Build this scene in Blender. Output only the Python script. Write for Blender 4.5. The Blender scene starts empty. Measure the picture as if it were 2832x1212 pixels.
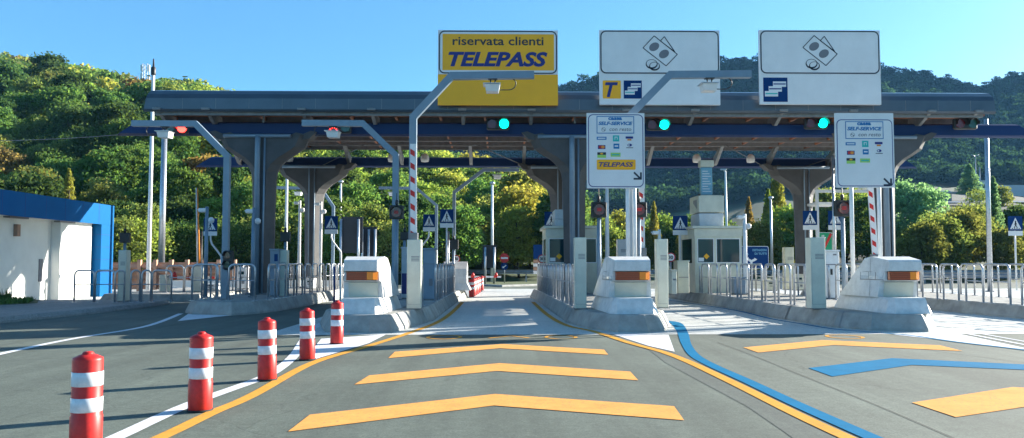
import bpy, math, random
import numpy as np
from mathutils import Vector, Matrix
random.seed(7)
SC = bpy.context.scene
COL = SC.collection
F, CX, CY = 2254.0, 1416.0, 606.0          # lens in photograph pixels, centre of the frame
PITCH = math.atan(121.0 / F); YAW = math.atan(36.0 / F)
EYE = Vector((0, 0, 1.5))
ROT = Matrix.Rotation(-YAW, 3, 'Z') @ Matrix.Rotation(math.pi / 2 + PITCH, 3, 'X')

def ray(px, py): return ROT @ Vector(((px - CX) / F, -(py - CY) / F, -1))
def P(px, py, Y):                            # the point seen at a pixel at world depth Y
    d = ray(px, py); return EYE + d * (Y / d.y)
def G(px, py, z=0.0):                        # the point of the plane z seen at a pixel
    d = ray(px, py); return EYE + d * ((z - EYE.z) / d.z)
def X(px, Y, py=650): return P(px, py, Y).x
def Z(py, Y, px=1400): return P(px, py, Y).z
def R(a, b, c, d, Y):                        # pixel box -> x0,x1,z0,z1 on the plane Y
    m, n = (a + c) / 2, (b + d) / 2
    return P(a, n, Y).x, P(c, n, Y).x, P(m, d, Y).z, P(m, b, Y).z

# ------------------------------------------------------------------ materials
def mat(name, rgb, rough=.6, metal=0, var=.12, scale=4, bump=0, bscale=60, emit=0, coat=0, rgb2=None, spec=.5):
    m = bpy.data.materials.new(name); m.use_nodes = True
    nt = m.node_tree; N = nt.nodes; L = nt.links; b = N['Principled BSDF']
    b.inputs['Roughness'].default_value = rough; b.inputs['Metallic'].default_value = metal
    b.inputs['Specular IOR Level'].default_value = spec
    if coat: b.inputs['Coat Weight'].default_value = coat
    if var or bump:
        tc = N.new('ShaderNodeTexCoord')
        nz = N.new('ShaderNodeTexNoise'); nz.inputs['Scale'].default_value = scale; nz.inputs['Detail'].default_value = 8
        nz.inputs['Roughness'].default_value = .65
        L.new(tc.outputs['Object'], nz.inputs['Vector'])
        rp = N.new('ShaderNodeMapRange'); rp.inputs[1].default_value = .3; rp.inputs[2].default_value = .7
        L.new(nz.outputs['Fac'], rp.inputs['Value'])
        mx = N.new('ShaderNodeMix'); mx.data_type = 'RGBA'
        c2 = rgb2 or tuple(c * (1 - 2 * var) for c in rgb)
        mx.inputs[6].default_value = (*c2, 1); mx.inputs[7].default_value = (*[min(1, c * (1 + var * .5)) for c in rgb], 1)
        L.new(rp.outputs[0], mx.inputs[0]); L.new(mx.outputs[2], b.inputs['Base Color'])
        if bump:
            n2 = N.new('ShaderNodeTexNoise'); n2.inputs['Scale'].default_value = bscale; n2.inputs['Detail'].default_value = 4
            L.new(tc.outputs['Object'], n2.inputs['Vector'])
            bp = N.new('ShaderNodeBump'); bp.inputs['Strength'].default_value = bump; bp.inputs['Distance'].default_value = .01
            L.new(n2.outputs['Fac'], bp.inputs['Height']); L.new(bp.outputs[0], b.inputs['Normal'])
    else: b.inputs['Base Color'].default_value = (*rgb, 1)
    if emit:
        b.inputs['Emission Color'].default_value = (*rgb, 1); b.inputs['Emission Strength'].default_value = emit
    return m

def ground_mat(name, rgb, rough, worn, joints=None, aniso=(1, 1, 1), cracks=True):
    """large patches, fine aggregate speckle, tyre streaks along the lanes, optional slab joints"""
    m = bpy.data.materials.new(name); m.use_nodes = True
    nt = m.node_tree; N = nt.nodes; L = nt.links; b = N['Principled BSDF']
    b.inputs['Roughness'].default_value = rough
    tc = N.new('ShaderNodeTexCoord')
    def noise(scale, detail, vec=None, rough=.6):
        n = N.new('ShaderNodeTexNoise'); n.inputs['Scale'].default_value = scale; n.inputs['Detail'].default_value = detail
        n.inputs['Roughness'].default_value = rough
        L.new(vec or tc.outputs['Object'], n.inputs['Vector']); return n.outputs['Fac']
    def mr(src, a, c, lo, hi):
        n = N.new('ShaderNodeMapRange'); n.inputs[1].default_value = a; n.inputs[2].default_value = c
        n.inputs[3].default_value = lo; n.inputs[4].default_value = hi; L.new(src, n.inputs['Value']); return n.outputs[0]
    def mul(a, c):
        n = N.new('ShaderNodeMath'); n.operation = 'MULTIPLY'; L.new(a, n.inputs[0]); L.new(c, n.inputs[1]); return n.outputs[0]
    mp = N.new('ShaderNodeMapping'); mp.inputs['Scale'].default_value = (2.1, .05, 1)
    L.new(tc.outputs['Object'], mp.inputs['Vector'])
    f = mul(mr(noise(.35, 5), .3, .7, 1 - worn, 1 + worn * .6), mul(mr(noise(48, 4, rough=.85), .3, .7, .5, 1.5), mr(noise(19, 4, rough=.7), .3, .7, .84, 1.16)))
    f = mul(f, mr(noise(7, 7, rough=.8), .32, .68, .76, 1.16)); f = mul(f, mr(noise(2.3, 7, rough=.8), .60, .72, 1, .72))
    f = mul(f, mr(noise(1, 4, mp.outputs[0]), .35, .68, 1 - worn * .8, 1 + worn * .4))
    vo = N.new('ShaderNodeTexVoronoi'); vo.inputs['Scale'].default_value = 2.2; L.new(tc.outputs['Object'], vo.inputs['Vector'])
    f = mul(f, mr(vo.outputs['Distance'], .012, .03, 1.9, 1.0))       # pale pebbles and litter
    if cracks:
        v2 = N.new('ShaderNodeTexVoronoi'); v2.feature = 'DISTANCE_TO_EDGE'; v2.inputs['Scale'].default_value = .16
        wv = N.new('ShaderNodeVectorMath'); wv.operation = 'ADD'
        nn = N.new('ShaderNodeTexNoise'); nn.inputs['Scale'].default_value = 1.3; nn.inputs['Detail'].default_value = 6
        L.new(tc.outputs['Object'], nn.inputs['Vector']); L.new(tc.outputs['Object'], wv.inputs[0]); L.new(nn.outputs['Color'], wv.inputs[1])
        L.new(wv.outputs[0], v2.inputs['Vector'])
        f = mul(f, mr(v2.outputs['Distance'], 0, .0035, .72, 1))
    if joints:
        sx = N.new('ShaderNodeSeparateXYZ'); L.new(tc.outputs['Object'], sx.inputs[0])
        for ax, st in joints:
            md = N.new('ShaderNodeMath'); md.operation = 'PINGPONG'; md.inputs[1].default_value = st / 2
            L.new(sx.outputs[ax], md.inputs[0]); f = mul(f, mr(md.outputs[0], .01, .025, .35, 1))
    vm = N.new('ShaderNodeVectorMath'); vm.operation = 'SCALE'; vm.inputs[0].default_value = rgb
    L.new(f, vm.inputs['Scale']); L.new(vm.outputs[0], b.inputs['Base Color'])
    bp = N.new('ShaderNodeBump'); bp.inputs['Strength'].default_value = .5; bp.inputs['Distance'].default_value = .006
    L.new(noise(90, 3), bp.inputs['Height']); L.new(bp.outputs[0], b.inputs['Normal'])
    return m

def paint_mat(name, rgb, worn=.62):
    m = bpy.data.materials.new(name); m.use_nodes = True
    nt = m.node_tree; N = nt.nodes; L = nt.links; b = N['Principled BSDF']
    b.inputs['Roughness'].default_value = .8; b.inputs['Specular IOR Level'].default_value = .08
    tc = N.new('ShaderNodeTexCoord')
    def noise(scale, detail, a, c, lo, hi, vec=None):
        n = N.new('ShaderNodeTexNoise'); n.inputs['Scale'].default_value = scale; n.inputs['Detail'].default_value = detail
        n.inputs['Roughness'].default_value = .75; L.new(vec or tc.outputs['Object'], n.inputs['Vector'])
        r = N.new('ShaderNodeMapRange'); r.inputs[1].default_value = a; r.inputs[2].default_value = c; r.inputs[3].default_value = lo; r.inputs[4].default_value = hi
        L.new(n.outputs['Fac'], r.inputs['Value']); return r.outputs[0]
    mp = N.new('ShaderNodeMapping'); mp.inputs['Scale'].default_value = (2.2, .25, 1); L.new(tc.outputs['Object'], mp.inputs['Vector'])
    mu = N.new('ShaderNodeMath'); mu.operation = 'MULTIPLY'
    L.new(noise(26, 8, worn-.06, worn+.06, 0, 1), mu.inputs[0]); L.new(noise(1.2, 4, .35, .6, .25, 1, mp.outputs[0]), mu.inputs[1])
    vm = N.new('ShaderNodeVectorMath'); vm.operation = 'SCALE'; vm.inputs[0].default_value = rgb
    L.new(noise(2.5, 6, .3, .7, .82, 1.08), vm.inputs['Scale'])
    mx = N.new('ShaderNodeMix'); mx.data_type = 'RGBA'; mx.inputs[7].default_value = (.13, .145, .13, 1)
    L.new(mu.outputs[0], mx.inputs[0]); L.new(vm.outputs[0], mx.inputs[6]); L.new(mx.outputs[2], b.inputs['Base Color'])
    bp = N.new('ShaderNodeBump'); bp.inputs['Strength'].default_value = .5; bp.inputs['Distance'].default_value = .006
    n = N.new('ShaderNodeTexNoise'); n.inputs['Scale'].default_value = 90; L.new(tc.outputs['Object'], n.inputs['Vector'])
    L.new(n.outputs['Fac'], bp.inputs['Height']); L.new(bp.outputs[0], b.inputs['Normal'])
    return m

def leaf_mat(name, attr):
    m = bpy.data.materials.new(name); m.use_nodes = True
    nt = m.node_tree; N = nt.nodes; L = nt.links
    N.remove(N['Principled BSDF']); out = N['Material Output']
    if attr: s = N.new('ShaderNodeAttribute'); s.attribute_name = 'tint'
    else: s = N.new('ShaderNodeObjectInfo')
    gm = N.new('ShaderNodeNewGeometry')
    hs = N.new('ShaderNodeHueSaturation')
    h = N.new('ShaderNodeMapRange'); h.inputs[3].default_value = .48; h.inputs[4].default_value = .515
    v = N.new('ShaderNodeMapRange'); v.inputs[3].default_value = .7; v.inputs[4].default_value = 1.4
    mm = N.new('ShaderNodeMath'); mm.operation = 'FRACT'; m2 = N.new('ShaderNodeMath'); m2.operation = 'MULTIPLY'; m2.inputs[1].default_value = 37.7
    L.new(gm.outputs['Random Per Island'], v.inputs[0]); L.new(gm.outputs['Random Per Island'], m2.inputs[0])
    L.new(m2.outputs[0], mm.inputs[0]); L.new(mm.outputs[0], h.inputs[0])
    L.new(h.outputs[0], hs.inputs['Hue']); L.new(v.outputs[0], hs.inputs['Value']); L.new(s.outputs['Color'], hs.inputs['Color'])
    d = N.new('ShaderNodeBsdfDiffuse'); t = N.new('ShaderNodeBsdfTranslucent'); mx = N.new('ShaderNodeMixShader'); mx.inputs[0].default_value = .55
    tm = N.new('ShaderNodeMix'); tm.data_type = 'RGBA'; tm.blend_type = 'MULTIPLY'; tm.inputs[0].default_value = 1; tm.inputs[7].default_value = (1.3, 1.25, .7, 1)
    L.new(hs.outputs[0], tm.inputs[6]); L.new(tm.outputs[2], t.inputs['Color'])
    L.new(hs.outputs[0], d.inputs['Color']); L.new(d.outputs[0], mx.inputs[1]); L.new(t.outputs[0], mx.inputs[2]); L.new(mx.outputs[0], out.inputs['Surface'])
    return m

M = dict(
 asphalt=ground_mat('asphalt', (.103, .126, .102), .85, .28),
 patch=ground_mat('asphalt_patch', (.086, .104, .088), .85, .22),
 slab=ground_mat('concrete_paving', (.56, .57, .54), .6, .1, joints=((1, 5.2),), cracks=False),
 pave=ground_mat('pavement_concrete', (.26, .26, .25), .8, .15, cracks=False),
 verge=mat('verge_soil', (.09, .12, .04), .95, var=.3, scale=.6, bump=.6, bscale=5),
 hill=mat('hill_undergrowth', (.04, .07, .02), .95, var=.35, scale=.15, rgb2=(.025, .04, .015)),
 bank=mat('bank_earth', (.06, .065, .055), .95, var=.3, scale=.2, rgb2=(.025, .032, .025)),
 conc=mat('kerb_concrete', (.36, .36, .335), .8, var=.2, scale=2.2, bump=.4, bscale=40),
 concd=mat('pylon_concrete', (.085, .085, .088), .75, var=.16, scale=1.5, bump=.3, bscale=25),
 white=mat('white_coated_metal', (.74, .75, .75), .4, var=.08, scale=3),
 cover=mat('weathered_white_shell', (.68, .69, .68), .45, var=.12, scale=5),
 panel=mat('sign_white', (.76, .76, .76), .45, var=.05, scale=1.2),
 cream=mat('cream_sheet_metal', (.64, .64, .53), .4, var=.1, scale=2),
 booth=mat('booth_beige', (.62, .62, .49), .5, var=.1, scale=2.5),
 plaster=mat('white_plaster', (.78, .78, .74), .85, var=.05, scale=1.2, bump=.2, bscale=30),
 galv=mat('galvanised_steel', (.55, .57, .6), .34, metal=.75, var=.15, scale=9),
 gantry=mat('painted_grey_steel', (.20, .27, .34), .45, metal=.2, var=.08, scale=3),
 fascia=mat('blue_grey_cladding', (.075, .10, .13), .3, metal=.3, var=.14, scale=.8, coat=.2),
 steel=mat('grey_steelwork', (.22, .23, .24), .5, metal=.2, var=.15),
 beam=mat('blue_enamel_beam', (.002, .028, .12), .5, var=.12, scale=.7, spec=.3),
 ceil=mat('brown_timber_soffit', (.34, .13, .06), .7, var=.2, scale=3, rgb2=(.16, .075, .05)),
 bluef=mat('blue_building_cladding', (.0, .10, .29), .6, var=.05, scale=1, spec=.12),
 orange=paint_mat('orange_road_paint', (.76, .36, .10), .60),
 yellow=paint_mat('yellow_road_paint', (.68, .33, .055), .60),
 wpaint=paint_mat('white_road_paint', (.70, .71, .74), .62),
 bpaint=paint_mat('blue_road_paint', (.0, .16, .32), .74),
 red=mat('red_plastic', (.62, .025, .02), .42, var=.16, scale=14, spec=.4),
 refl=mat('white_reflective_band', (.74, .76, .8), .35, var=.1, scale=18),
 rubber=mat('black_rubber', (.02, .02, .02), .8, var=.1),
 black=mat('black_housing', (.018, .02, .02), .5, var=.1),
 blackp=mat('black_print', (.015, .02, .035), .5, var=0),
 greyp=mat('grey_print', (.17, .17, .19), .5, var=0),
 signy=mat('amber_sign_sheet', (1.0, .44, .0), .45, var=.04, scale=1.2),
 navy=mat('navy_print', (.008, .018, .17), .45, var=0),
 bsign=mat('blue_sign_sheet', (.0, .035, .15), .5, var=.05, scale=2, spec=.15),
 lblue=mat('light_blue_print', (.005, .16, .40), .5, var=0),
 teal=mat('teal_print', (.02, .45, .42), .5, var=0),
 lime=mat('lime_print', (.35, .62, .12), .5, var=0),
 orangep=mat('orange_print', (.75, .25, .03), .5, var=0),
 redp=mat('red_print', (.5, .02, .02), .5, var=0),
 greens=mat('green_sign_sheet', (.0, .28, .12), .45, var=.04),
 lens=mat('dark_red_lens', (.10, .008, .008), .25, var=0, coat=.5),
 glens=mat('dark_green_lens', (.01, .06, .04), .25, var=0, coat=.5),
 redon=mat('lit_red_lamp', (1, .03, .02), .3, var=0, emit=3),
 greenon=mat('lit_green_lamp', (.0, .9, .62), .3, var=0, emit=1.6),
 glass=mat('dark_teal_glass', (.006, .035, .045), .08, var=0, spec=.35),
 ambersun=mat('amber_sunlit_end', (1.0, .27, .01), .3, var=0, coat=.4),  # sunlit end of the amber lens, the sun put into its colour
 amber=mat('amber_lens', (.42, .055, .005), .3, var=.1, scale=20, coat=.6),  # main length of the same lens, shade darkened into its colour
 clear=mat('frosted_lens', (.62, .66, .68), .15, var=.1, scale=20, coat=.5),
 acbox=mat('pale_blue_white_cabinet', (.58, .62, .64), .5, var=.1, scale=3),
 screen=mat('pale_blue_display_panel', (.16, .40, .55), .3, var=.1, scale=5),
 rust=mat('terracotta_fence_panel', (.48, .28, .19), .8, var=.2, scale=2),
 darkback=mat('dark_sign_back', (.02, .025, .035), .6, var=.15),
 bark=mat('bark', (.07, .055, .04), .9, var=.3, scale=6, bump=.5),
 grass=mat('grass_blades', (.10, .19, .03), .85, var=.3, scale=3),
 guard=mat('guardrail_steel', (.3, .33, .36), .5, metal=.5, var=.15),
 roofg=mat('pale_roof', (.5, .5, .52), .6, var=.1),
)
# translucent amber
for k in ('amber',):
    M[k].node_tree.nodes['Principled BSDF'].inputs['Transmission Weight'].default_value = .1
LEAF = leaf_mat('leaves', False); LEAFT = leaf_mat('leaves_far', True)

# ------------------------------------------------------------------ mesh builder
class MB:
    def __init__(s): s.v = []; s.f = []; s.sm = []
    def add(s, vs, fs, smooth=False):
        o = len(s.v); s.v += [tuple(v) for v in vs]; s.f += [tuple(i + o for i in f) for f in fs]; s.sm += [smooth] * len(fs); return s
    def box(s, x0, x1, y0, y1, z0, z1, bev=0.0):
        if bev:
            b = bev
            def ring(i, z): return [(x0+i+b, y0+i, z), (x1-i-b, y0+i, z), (x1-i, y0+i+b, z), (x1-i, y1-i-b, z), (x1-i-b, y1-i, z), (x0+i+b, y1-i, z), (x0+i, y1-i-b, z), (x0+i, y0+i+b, z)]
            return s.loft([ring(b, z0), ring(0, z0 + b), ring(0, z1 - b), ring(b, z1)])
        v = [(x, y, z) for z in (z0, z1) for x, y in ((x0, y0), (x1, y0), (x1, y1), (x0, y1))]
        return s.add(v, [(3,2,1,0), (4,5,6,7), (0,1,5,4), (1,2,6,5), (2,3,7,6), (3,0,4,7)])
    def loft(s, rings, cap=True, smooth=False):
        n = len(rings[0]); v = [p for r in rings for p in r]; f = []
        for k in range(len(rings) - 1):
            for i in range(n):
                j = (i + 1) % n; f.append((k*n+i, k*n+j, (k+1)*n+j, (k+1)*n+i))
        o = len(s.v); s.v += [tuple(p) for p in v]; s.f += [tuple(i + o for i in q) for q in f]; s.sm += [smooth] * len(f)
        if cap:
            s.f += [tuple(o + i for i in reversed(range(n))), tuple(o + (len(rings)-1)*n + i for i in range(n))]; s.sm += [False, False]
        return s
    def prism_y(s, poly, y0, y1):          # poly of (x,z), counter-clockwise seen from -y
        return s.loft([[(x, y0, z) for x, z in poly], [(x, y1, z) for x, z in poly]])
    def prism_x(s, poly, x0, x1):          # poly of (y,z)
        return s.loft([[(x0, y, z) for y, z in poly], [(x1, y, z) for y, z in poly]])
    def prism_z(s, poly, z0, z1):
        return s.loft([[(x, y, z0) for x, y in poly], [(x, y, z1) for x, y in poly]])
    def lathe(s, prof, n=20, c=(0, 0), smooth=True):
        rings = [[(c[0] + r*math.cos(2*math.pi*i/n), c[1] + r*math.sin(2*math.pi*i/n), z) for i in range(n)] for r, z in prof]
        return s.loft(rings, smooth=smooth)
    def tube(s, pts, r, n=10, smooth=True, ang=0.0, r2=None):
        pts = [Vector(p) for p in pts]; rings = []; nrm = None
        for i, p in enumerate(pts):
            a = (p - pts[i-1]).normalized() if i else None
            b = (pts[i+1] - p).normalized() if i < len(pts)-1 else None
            t = ((a or b) + (b or a)).normalized()
            if nrm is None:
                nrm = t.cross(Vector((0, 1, 0)) if abs(t.y) < .9 else Vector((1, 0, 0))).normalized()
            nrm = (nrm - t * nrm.dot(t)).normalized(); bn = t.cross(nrm)
            k = 1.0
            if a and b: k = 1 / max(.35, math.cos(a.angle(b) / 2))
            rr = r if r2 is None else r + (r2 - r) * i / (len(pts) - 1)
            # stretch only across the bend
            bend = (b - a) if (a and b and (b - a).length > 1e-4) else None
            ring = []
            for j in range(n):
                th = 2*math.pi*j/n + ang; o = nrm*math.cos(th)*rr + bn*math.sin(th)*rr
                if bend:
                    d = bend.normalized(); o = o + d * (o.dot(d) * (k - 1))
                ring.append(p + o)
            rings.append(ring)
        return s.loft(rings, smooth=smooth)
    def disc(s, c, r, y0, y1, n=24):        # disc facing -y
        return s.prism_y([(c[0] + r*math.cos(2*math.pi*i/n), c[1] + r*math.sin(2*math.pi*i/n)) for i in range(n)], y0, y1)
    def ell(s, c, rx, rz, y0, y1, rot=0, n=24):
        q = []
        for i in range(n):
            a = 2*math.pi*i/n; x, z = rx*math.cos(a), rz*math.sin(a)
            q.append((c[0] + x*math.cos(rot) - z*math.sin(rot), c[1] + x*math.sin(rot) + z*math.cos(rot)))
        return s.prism_y(q, y0, y1)
    def rrect(s, x0, x1, z0, z1, r, y0, y1):
        q = []
        for cx, cz, a0 in ((x1-r, z1-r, 0), (x0+r, z1-r, 90), (x0+r, z0+r, 180), (x1-r, z0+r, 270)):
            for k in range(6):
                a = math.radians(a0 + k*18); q.append((cx + r*math.cos(a), cz + r*math.sin(a)))
        return s.prism_y(q, y0, y1)
    def ring(s, outer, inner, y0, y1):      # same-length outlines of (x,z)
        n = len(outer)
        v = [(x, y0, z) for x, z in outer] + [(x, y0, z) for x, z in inner] + [(x, y1, z) for x, z in outer] + [(x, y1, z) for x, z in inner]
        f = []
        for i in range(n):
            j = (i+1) % n
            f += [(i, j, n+j, n+i), (j, i, 2*n+i, 2*n+j), (n+i, n+j, 3*n+j, 3*n+i)]
        return s.add(v, f)
    def flat(s, pts, z):                    # sheet on the ground, pts (x,y)
        a = sum(p[0]*q[1] - q[0]*p[1] for p, q in zip(pts, pts[1:] + pts[:1]))
        if a < 0: pts = pts[::-1]
        return s.add([(x, y, z) for x, y in pts], [tuple(range(len(pts)))])
    def strip(s, cl, w, z):                 # painted line of width w along points (x,y)
        L, Rr = [], []
        for i, p in enumerate(cl):
            a = Vector(cl[max(i-1, 0)][:2]); b = Vector(cl[min(i+1, len(cl)-1)][:2]); d = (b - a).normalized()
            ww = w[i] if isinstance(w, (list, tuple)) else w
            n = Vector((-d.y, d.x)) * ww / 2; L.append(Vector(p[:2]) + n); Rr.append(Vector(p[:2]) - n)
        n = len(cl); v = [(q.x, q.y, z) for q in L] + [(q.x, q.y, z) for q in Rr]
        return s.add(v, [(n+i, n+i+1, i+1, i) for i in range(n-1)])
    def line2(s, a, b, w, y0, y1):          # bar in an x-z plane
        a, b = Vector(a), Vector(b); d = (b-a).normalized(); n = Vector((-d.y, d.x))*w/2
        return s.prism_y([tuple(a-n), tuple(b-n), tuple(b+n), tuple(a+n)], y0, y1)
    def text(s, body, x0, x1, z0, z1, y, bold=0.0, shear=0.0, keep=False):
        cu = bpy.data.curves.new('t', 'FONT'); cu.body = body; cu.size = 1; cu.shear = shear; cu.offset = bold; cu.resolution_u = 3
        ob = bpy.data.objects.new('t', cu); COL.objects.link(ob)
        dg = bpy.context.evaluated_depsgraph_get(); me = bpy.data.meshes.new_from_object(ob.evaluated_get(dg))
        vs = [v.co.copy() for v in me.vertices]; fs = [tuple(p.vertices) for p in me.polygons]
        bpy.data.objects.remove(ob); bpy.data.curves.remove(cu); bpy.data.meshes.remove(me)
        a0 = min(v.x for v in vs); a1 = max(v.x for v in vs); b0 = min(v.y for v in vs); b1 = max(v.y for v in vs)
        sx = (x1-x0)/(a1-a0); sz = (z1-z0)/(b1-b0)
        return s.add([(x0 + (v.x-a0)*sx, y, z0 + (v.y-b0)*sz) for v in vs], fs)
    def mesh(s, name, m, org=(0, 0, 0)):
        me = bpy.data.meshes.new(name)
        me.from_pydata([(v[0]-org[0], v[1]-org[1], v[2]-org[2]) for v in s.v], [], s.f)
        me.polygons.foreach_set('use_smooth', s.sm); me.materials.append(m); me.update(); return me

def tag(o, label=None, cat=None, group=None, kind=None):
    if label: o['label'] = label
    if cat: o['category'] = cat
    if group: o['group'] = group
    if kind: o['kind'] = kind
    return o
def thing(name, label, cat, loc=(0, 0, 0), rz=0, group=None):
    o = bpy.data.objects.new(name, None); COL.objects.link(o); o.location = loc; o.rotation_euler = (0, 0, rz)
    o.empty_display_size = .2
    return tag(o, label, cat, group)
def part(root, name, mb, m, world=False, label=None):
    """world=True: the builder holds world coordinates, and every ancestor is unrotated"""
    org = Vector((0, 0, 0)); q = root
    while world and q is not None: org = org + q.location; q = q.parent
    me = mb.mesh(name, M[m] if isinstance(m, str) else m, org)
    o = bpy.data.objects.new(name, me); COL.objects.link(o); o.parent = root
    if label: o['label'] = label
    return o
def single(name, mb, m, label, cat, group=None, org=None):
    if org is None:
        xs = [v[0] for v in mb.v]; ys = [v[1] for v in mb.v]; zs = [v[2] for v in mb.v]
        org = ((min(xs)+max(xs))/2, (min(ys)+max(ys))/2, min(zs))
    me = mb.mesh(name, M[m] if isinstance(m, str) else m, org)
    o = bpy.data.objects.new(name, me); COL.objects.link(o); o.location = org
    return tag(o, label, cat, group)
def struct(name, mb, m):
    o = bpy.data.objects.new(name, mb.mesh(name, M[m] if isinstance(m, str) else m)); COL.objects.link(o)
    return tag(o, kind='structure')
KIDS = {}
def kids(o):
    return [c for c in COL.objects if c.parent == o]
def copy_tree(o, loc=None, rz=None, label=None, group=None, parent=None, cache=None):
    c = o.copy(); COL.objects.link(c)
    if parent is not None: c.parent = parent
    if loc is not None: c.location = loc
    if rz is not None: c.rotation_euler = (0, 0, rz)
    if label: c['label'] = label
    if group: c['group'] = group
    for ch in KIDS.setdefault(o.name, kids(o)): copy_tree(ch, parent=c)
    return c
# ------------------------------------------------------------------ ground, paving, paint
def xy(p): return (p[0], p[1])
def gp(*pts, z=0.0): return [xy(G(a, b, z)) for a, b in pts]
g = MB(); g.flat([(-3000, -300), (3000, -300), (3000, 4000), (-3000, 4000)], -.06); struct('ground', g, 'verge')
g = MB(); g.flat([(-12.6, -12), (60, -12), (60, 62), (34, 66), (-12, 66)], 0.0)
g.flat([(-60, 30.2), (-12.6, 30.2), (-12.6, 60), (-60, 60)], 0.0)
struct('road', g, 'asphalt')
g = MB(); g.flat([(-4.9, 17.1), (40, 17.1), (40, 47), (-4.9, 47)], 0.004); g.flat([(-34, 31.2), (-4.91, 31.2), (-4.91, 47), (-34, 47)], 0.004); struct('concrete_paving', g, 'slab')
g = MB(); g.flat(gp((1792, 966), (1839, 1003), (1941, 1058), (2066, 1125), (2164, 1192), (2300, 1290), (2700, 1290), (2346, 1206), (2200, 1143), (2066, 1076), (1910, 991), (1850, 972)), .003)
struct('asphalt_patch', g, 'patch')
# pavement on the far left, with its kerb
def offset_poly(pts, d):
    out = []; n = len(pts)
    for i in range(n):
        p0, p1, p2 = Vector(pts[i-1]), Vector(pts[i]), Vector(pts[(i+1) % n])
        a, b = (p1-p0).normalized(), (p2-p1).normalized()
        na, nb = Vector((-a.y, a.x)), Vector((-b.y, b.x)); m = (na+nb).normalized()
        out.append(tuple(p1 + m * d / max(.4, m.dot(na))))
    return out
def kerbed(pts, h, slope):
    a = sum(p[0]*q[1] - q[0]*p[1] for p, q in zip(pts, pts[1:] + pts[:1]))
    if a < 0: pts = pts[::-1]
    i1 = offset_poly(pts, slope * .5); i2 = offset_poly(pts, slope)
    i3 = offset_poly(pts, slope + .03)
    return [[(x, y, -.05) for x, y in pts], [(x, y, .06) for x, y in pts], [(x, y, h*.55) for x, y in i1], [(x, y, h-.03) for x, y in i2], [(x, y, h) for x, y in i3]]
g = MB(); pl = [(-60, 8), (-13.2, 8), (-12.35, 20.1), (-11.9, 24), (-11.65, 27.5), (-11.9, 29.8), (-13, 30), (-60, 30)]
g.loft(kerbed(pl, .16, .05)); struct('pavement', g, 'pave')
g = MB(); g.flat([(-60, 20), (-17.6, 20), (-16.6, 24), (-15.2, 27.2), (-16.6, 29.8), (-60, 29.8)], .17)
tag(struct('grass_verge', g, 'verge'), kind='structure')
def blades(pts, n, h, name, seed=1):
    rnd = random.Random(seed); m = MB()
    xs = [p[0] for p in pts]; ys = [p[1] for p in pts]
    def inside(x, y):
        c = False
        for (x1, y1), (x2, y2) in zip(pts, pts[1:] + pts[:1]):
            if (y1 > y) != (y2 > y) and x < (x2-x1)*(y-y1)/(y2-y1)+x1: c = not c
        return c
    k = 0
    while k < n:
        x = rnd.uniform(min(xs), max(xs)); y = rnd.uniform(min(ys), max(ys))
        if not inside(x, y): continue
        k += 1; a = rnd.uniform(0, 6.28); hh = h*rnd.uniform(.4, 1.3); w = .02*(1+hh*5); lx, ly = rnd.gauss(0, .06), rnd.gauss(0, .06)
        m.add([(x-w*math.cos(a), y-w*math.sin(a), .165), (x+w*math.cos(a), y+w*math.sin(a), .165), (x+lx, y+ly, .165+hh)], [(0, 1, 2)])
    o = single(name, m, 'grass', None, None); o['kind'] = 'stuff'; o['category'] = 'grass'; o['label'] = 'short green grass along the foot of the white building'
    return o
blades([(-22, 23), (-16.9, 24.2), (-15.6, 27.4), (-16.7, 29.7), (-22, 29.7)], 9000, .13, 'grass')

# painted markings
def mark(name, polys, m, z=.006):
    g = MB()
    for q in polys: g.flat(gp(*q), z)
    return struct(name, g, m)
mark('chevron_marking', [[(796, 1195.5), (857, 1148.5), (1370, 1091), (1864.5, 1125), (1892, 1164), (1366, 1123)]], 'orange')
mark('chevron_marking', [[(980, 1065), (1021, 1039.5), (1382, 1005.5), (1743, 1029), (1765, 1053), (1374, 1027)]], 'orange')
mark('chevron_marking', [[(1074, 991.5), (1092, 974), (1390, 952.5), (1670.5, 968), (1682, 982), (1382, 964)]], 'orange')
mark('chevron_marking', [[(2055.5, 962), (2275, 941.5), (2600, 956), (2663, 972), (2306, 955), (2097, 976)]], 'orange')
mark('chevron_marking', [[(2236, 1019), (2467, 991.7), (2832, 1009), (3050, 1019), (3080, 1036), (2832, 1024), (2522, 1010.5), (2302, 1042.6)]], 'bpaint')
mark('chevron_marking', [[(2522, 1115), (2800, 1072), (3300, 1092), (3330, 1130), (2960, 1108), (2643, 1155.5)]], 'orange')
def smooth(pts, n=5):
    out = []
    for i in range(len(pts)-1):
        p0, p1, p2, p3 = pts[max(i-1, 0)], pts[i], pts[i+1], pts[min(i+2, len(pts)-1)]
        for k in range(n):
            t = k/n
            out.append(tuple(.5*((2*b) + (-a+c)*t + (2*a-5*b+4*c-d)*t*t + (-a+3*b-3*c+d)*t**3) for a, b, c, d in zip(p0, p1, p2, p3)))
    return out + [pts[-1]]
def line(name, pts, w, m, z=.006):
    g = MB(); g.strip(smooth(gp(*pts), 8), w, z); return struct(name, g, m)
line('lane_edge_line', [(160, 1330), (444, 1212), (588, 1143), (700, 1094), (865, 1005), (1013, 960), (1131, 922), (1210, 892), (1251, 864), (1279, 836)], .15, 'yellow', .0085)
line('lane_edge_line', [(1474, 836), (1512, 870), (1565, 900), (1643, 918), (1740, 949), (1831, 974), (1900, 1000), (1988, 1041), (2066, 1079), (2200, 1146), (2346, 1214), (2600, 1328)], .15, 'yellow', .0085)
g = MB(); cl = smooth(gp((1848, 888), (1872, 897), (1888, 921), (1898, 952), (1920, 983), (1968, 1011), (2066, 1055), (2200, 1118), (2412, 1212), (2640, 1310)))
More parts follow.
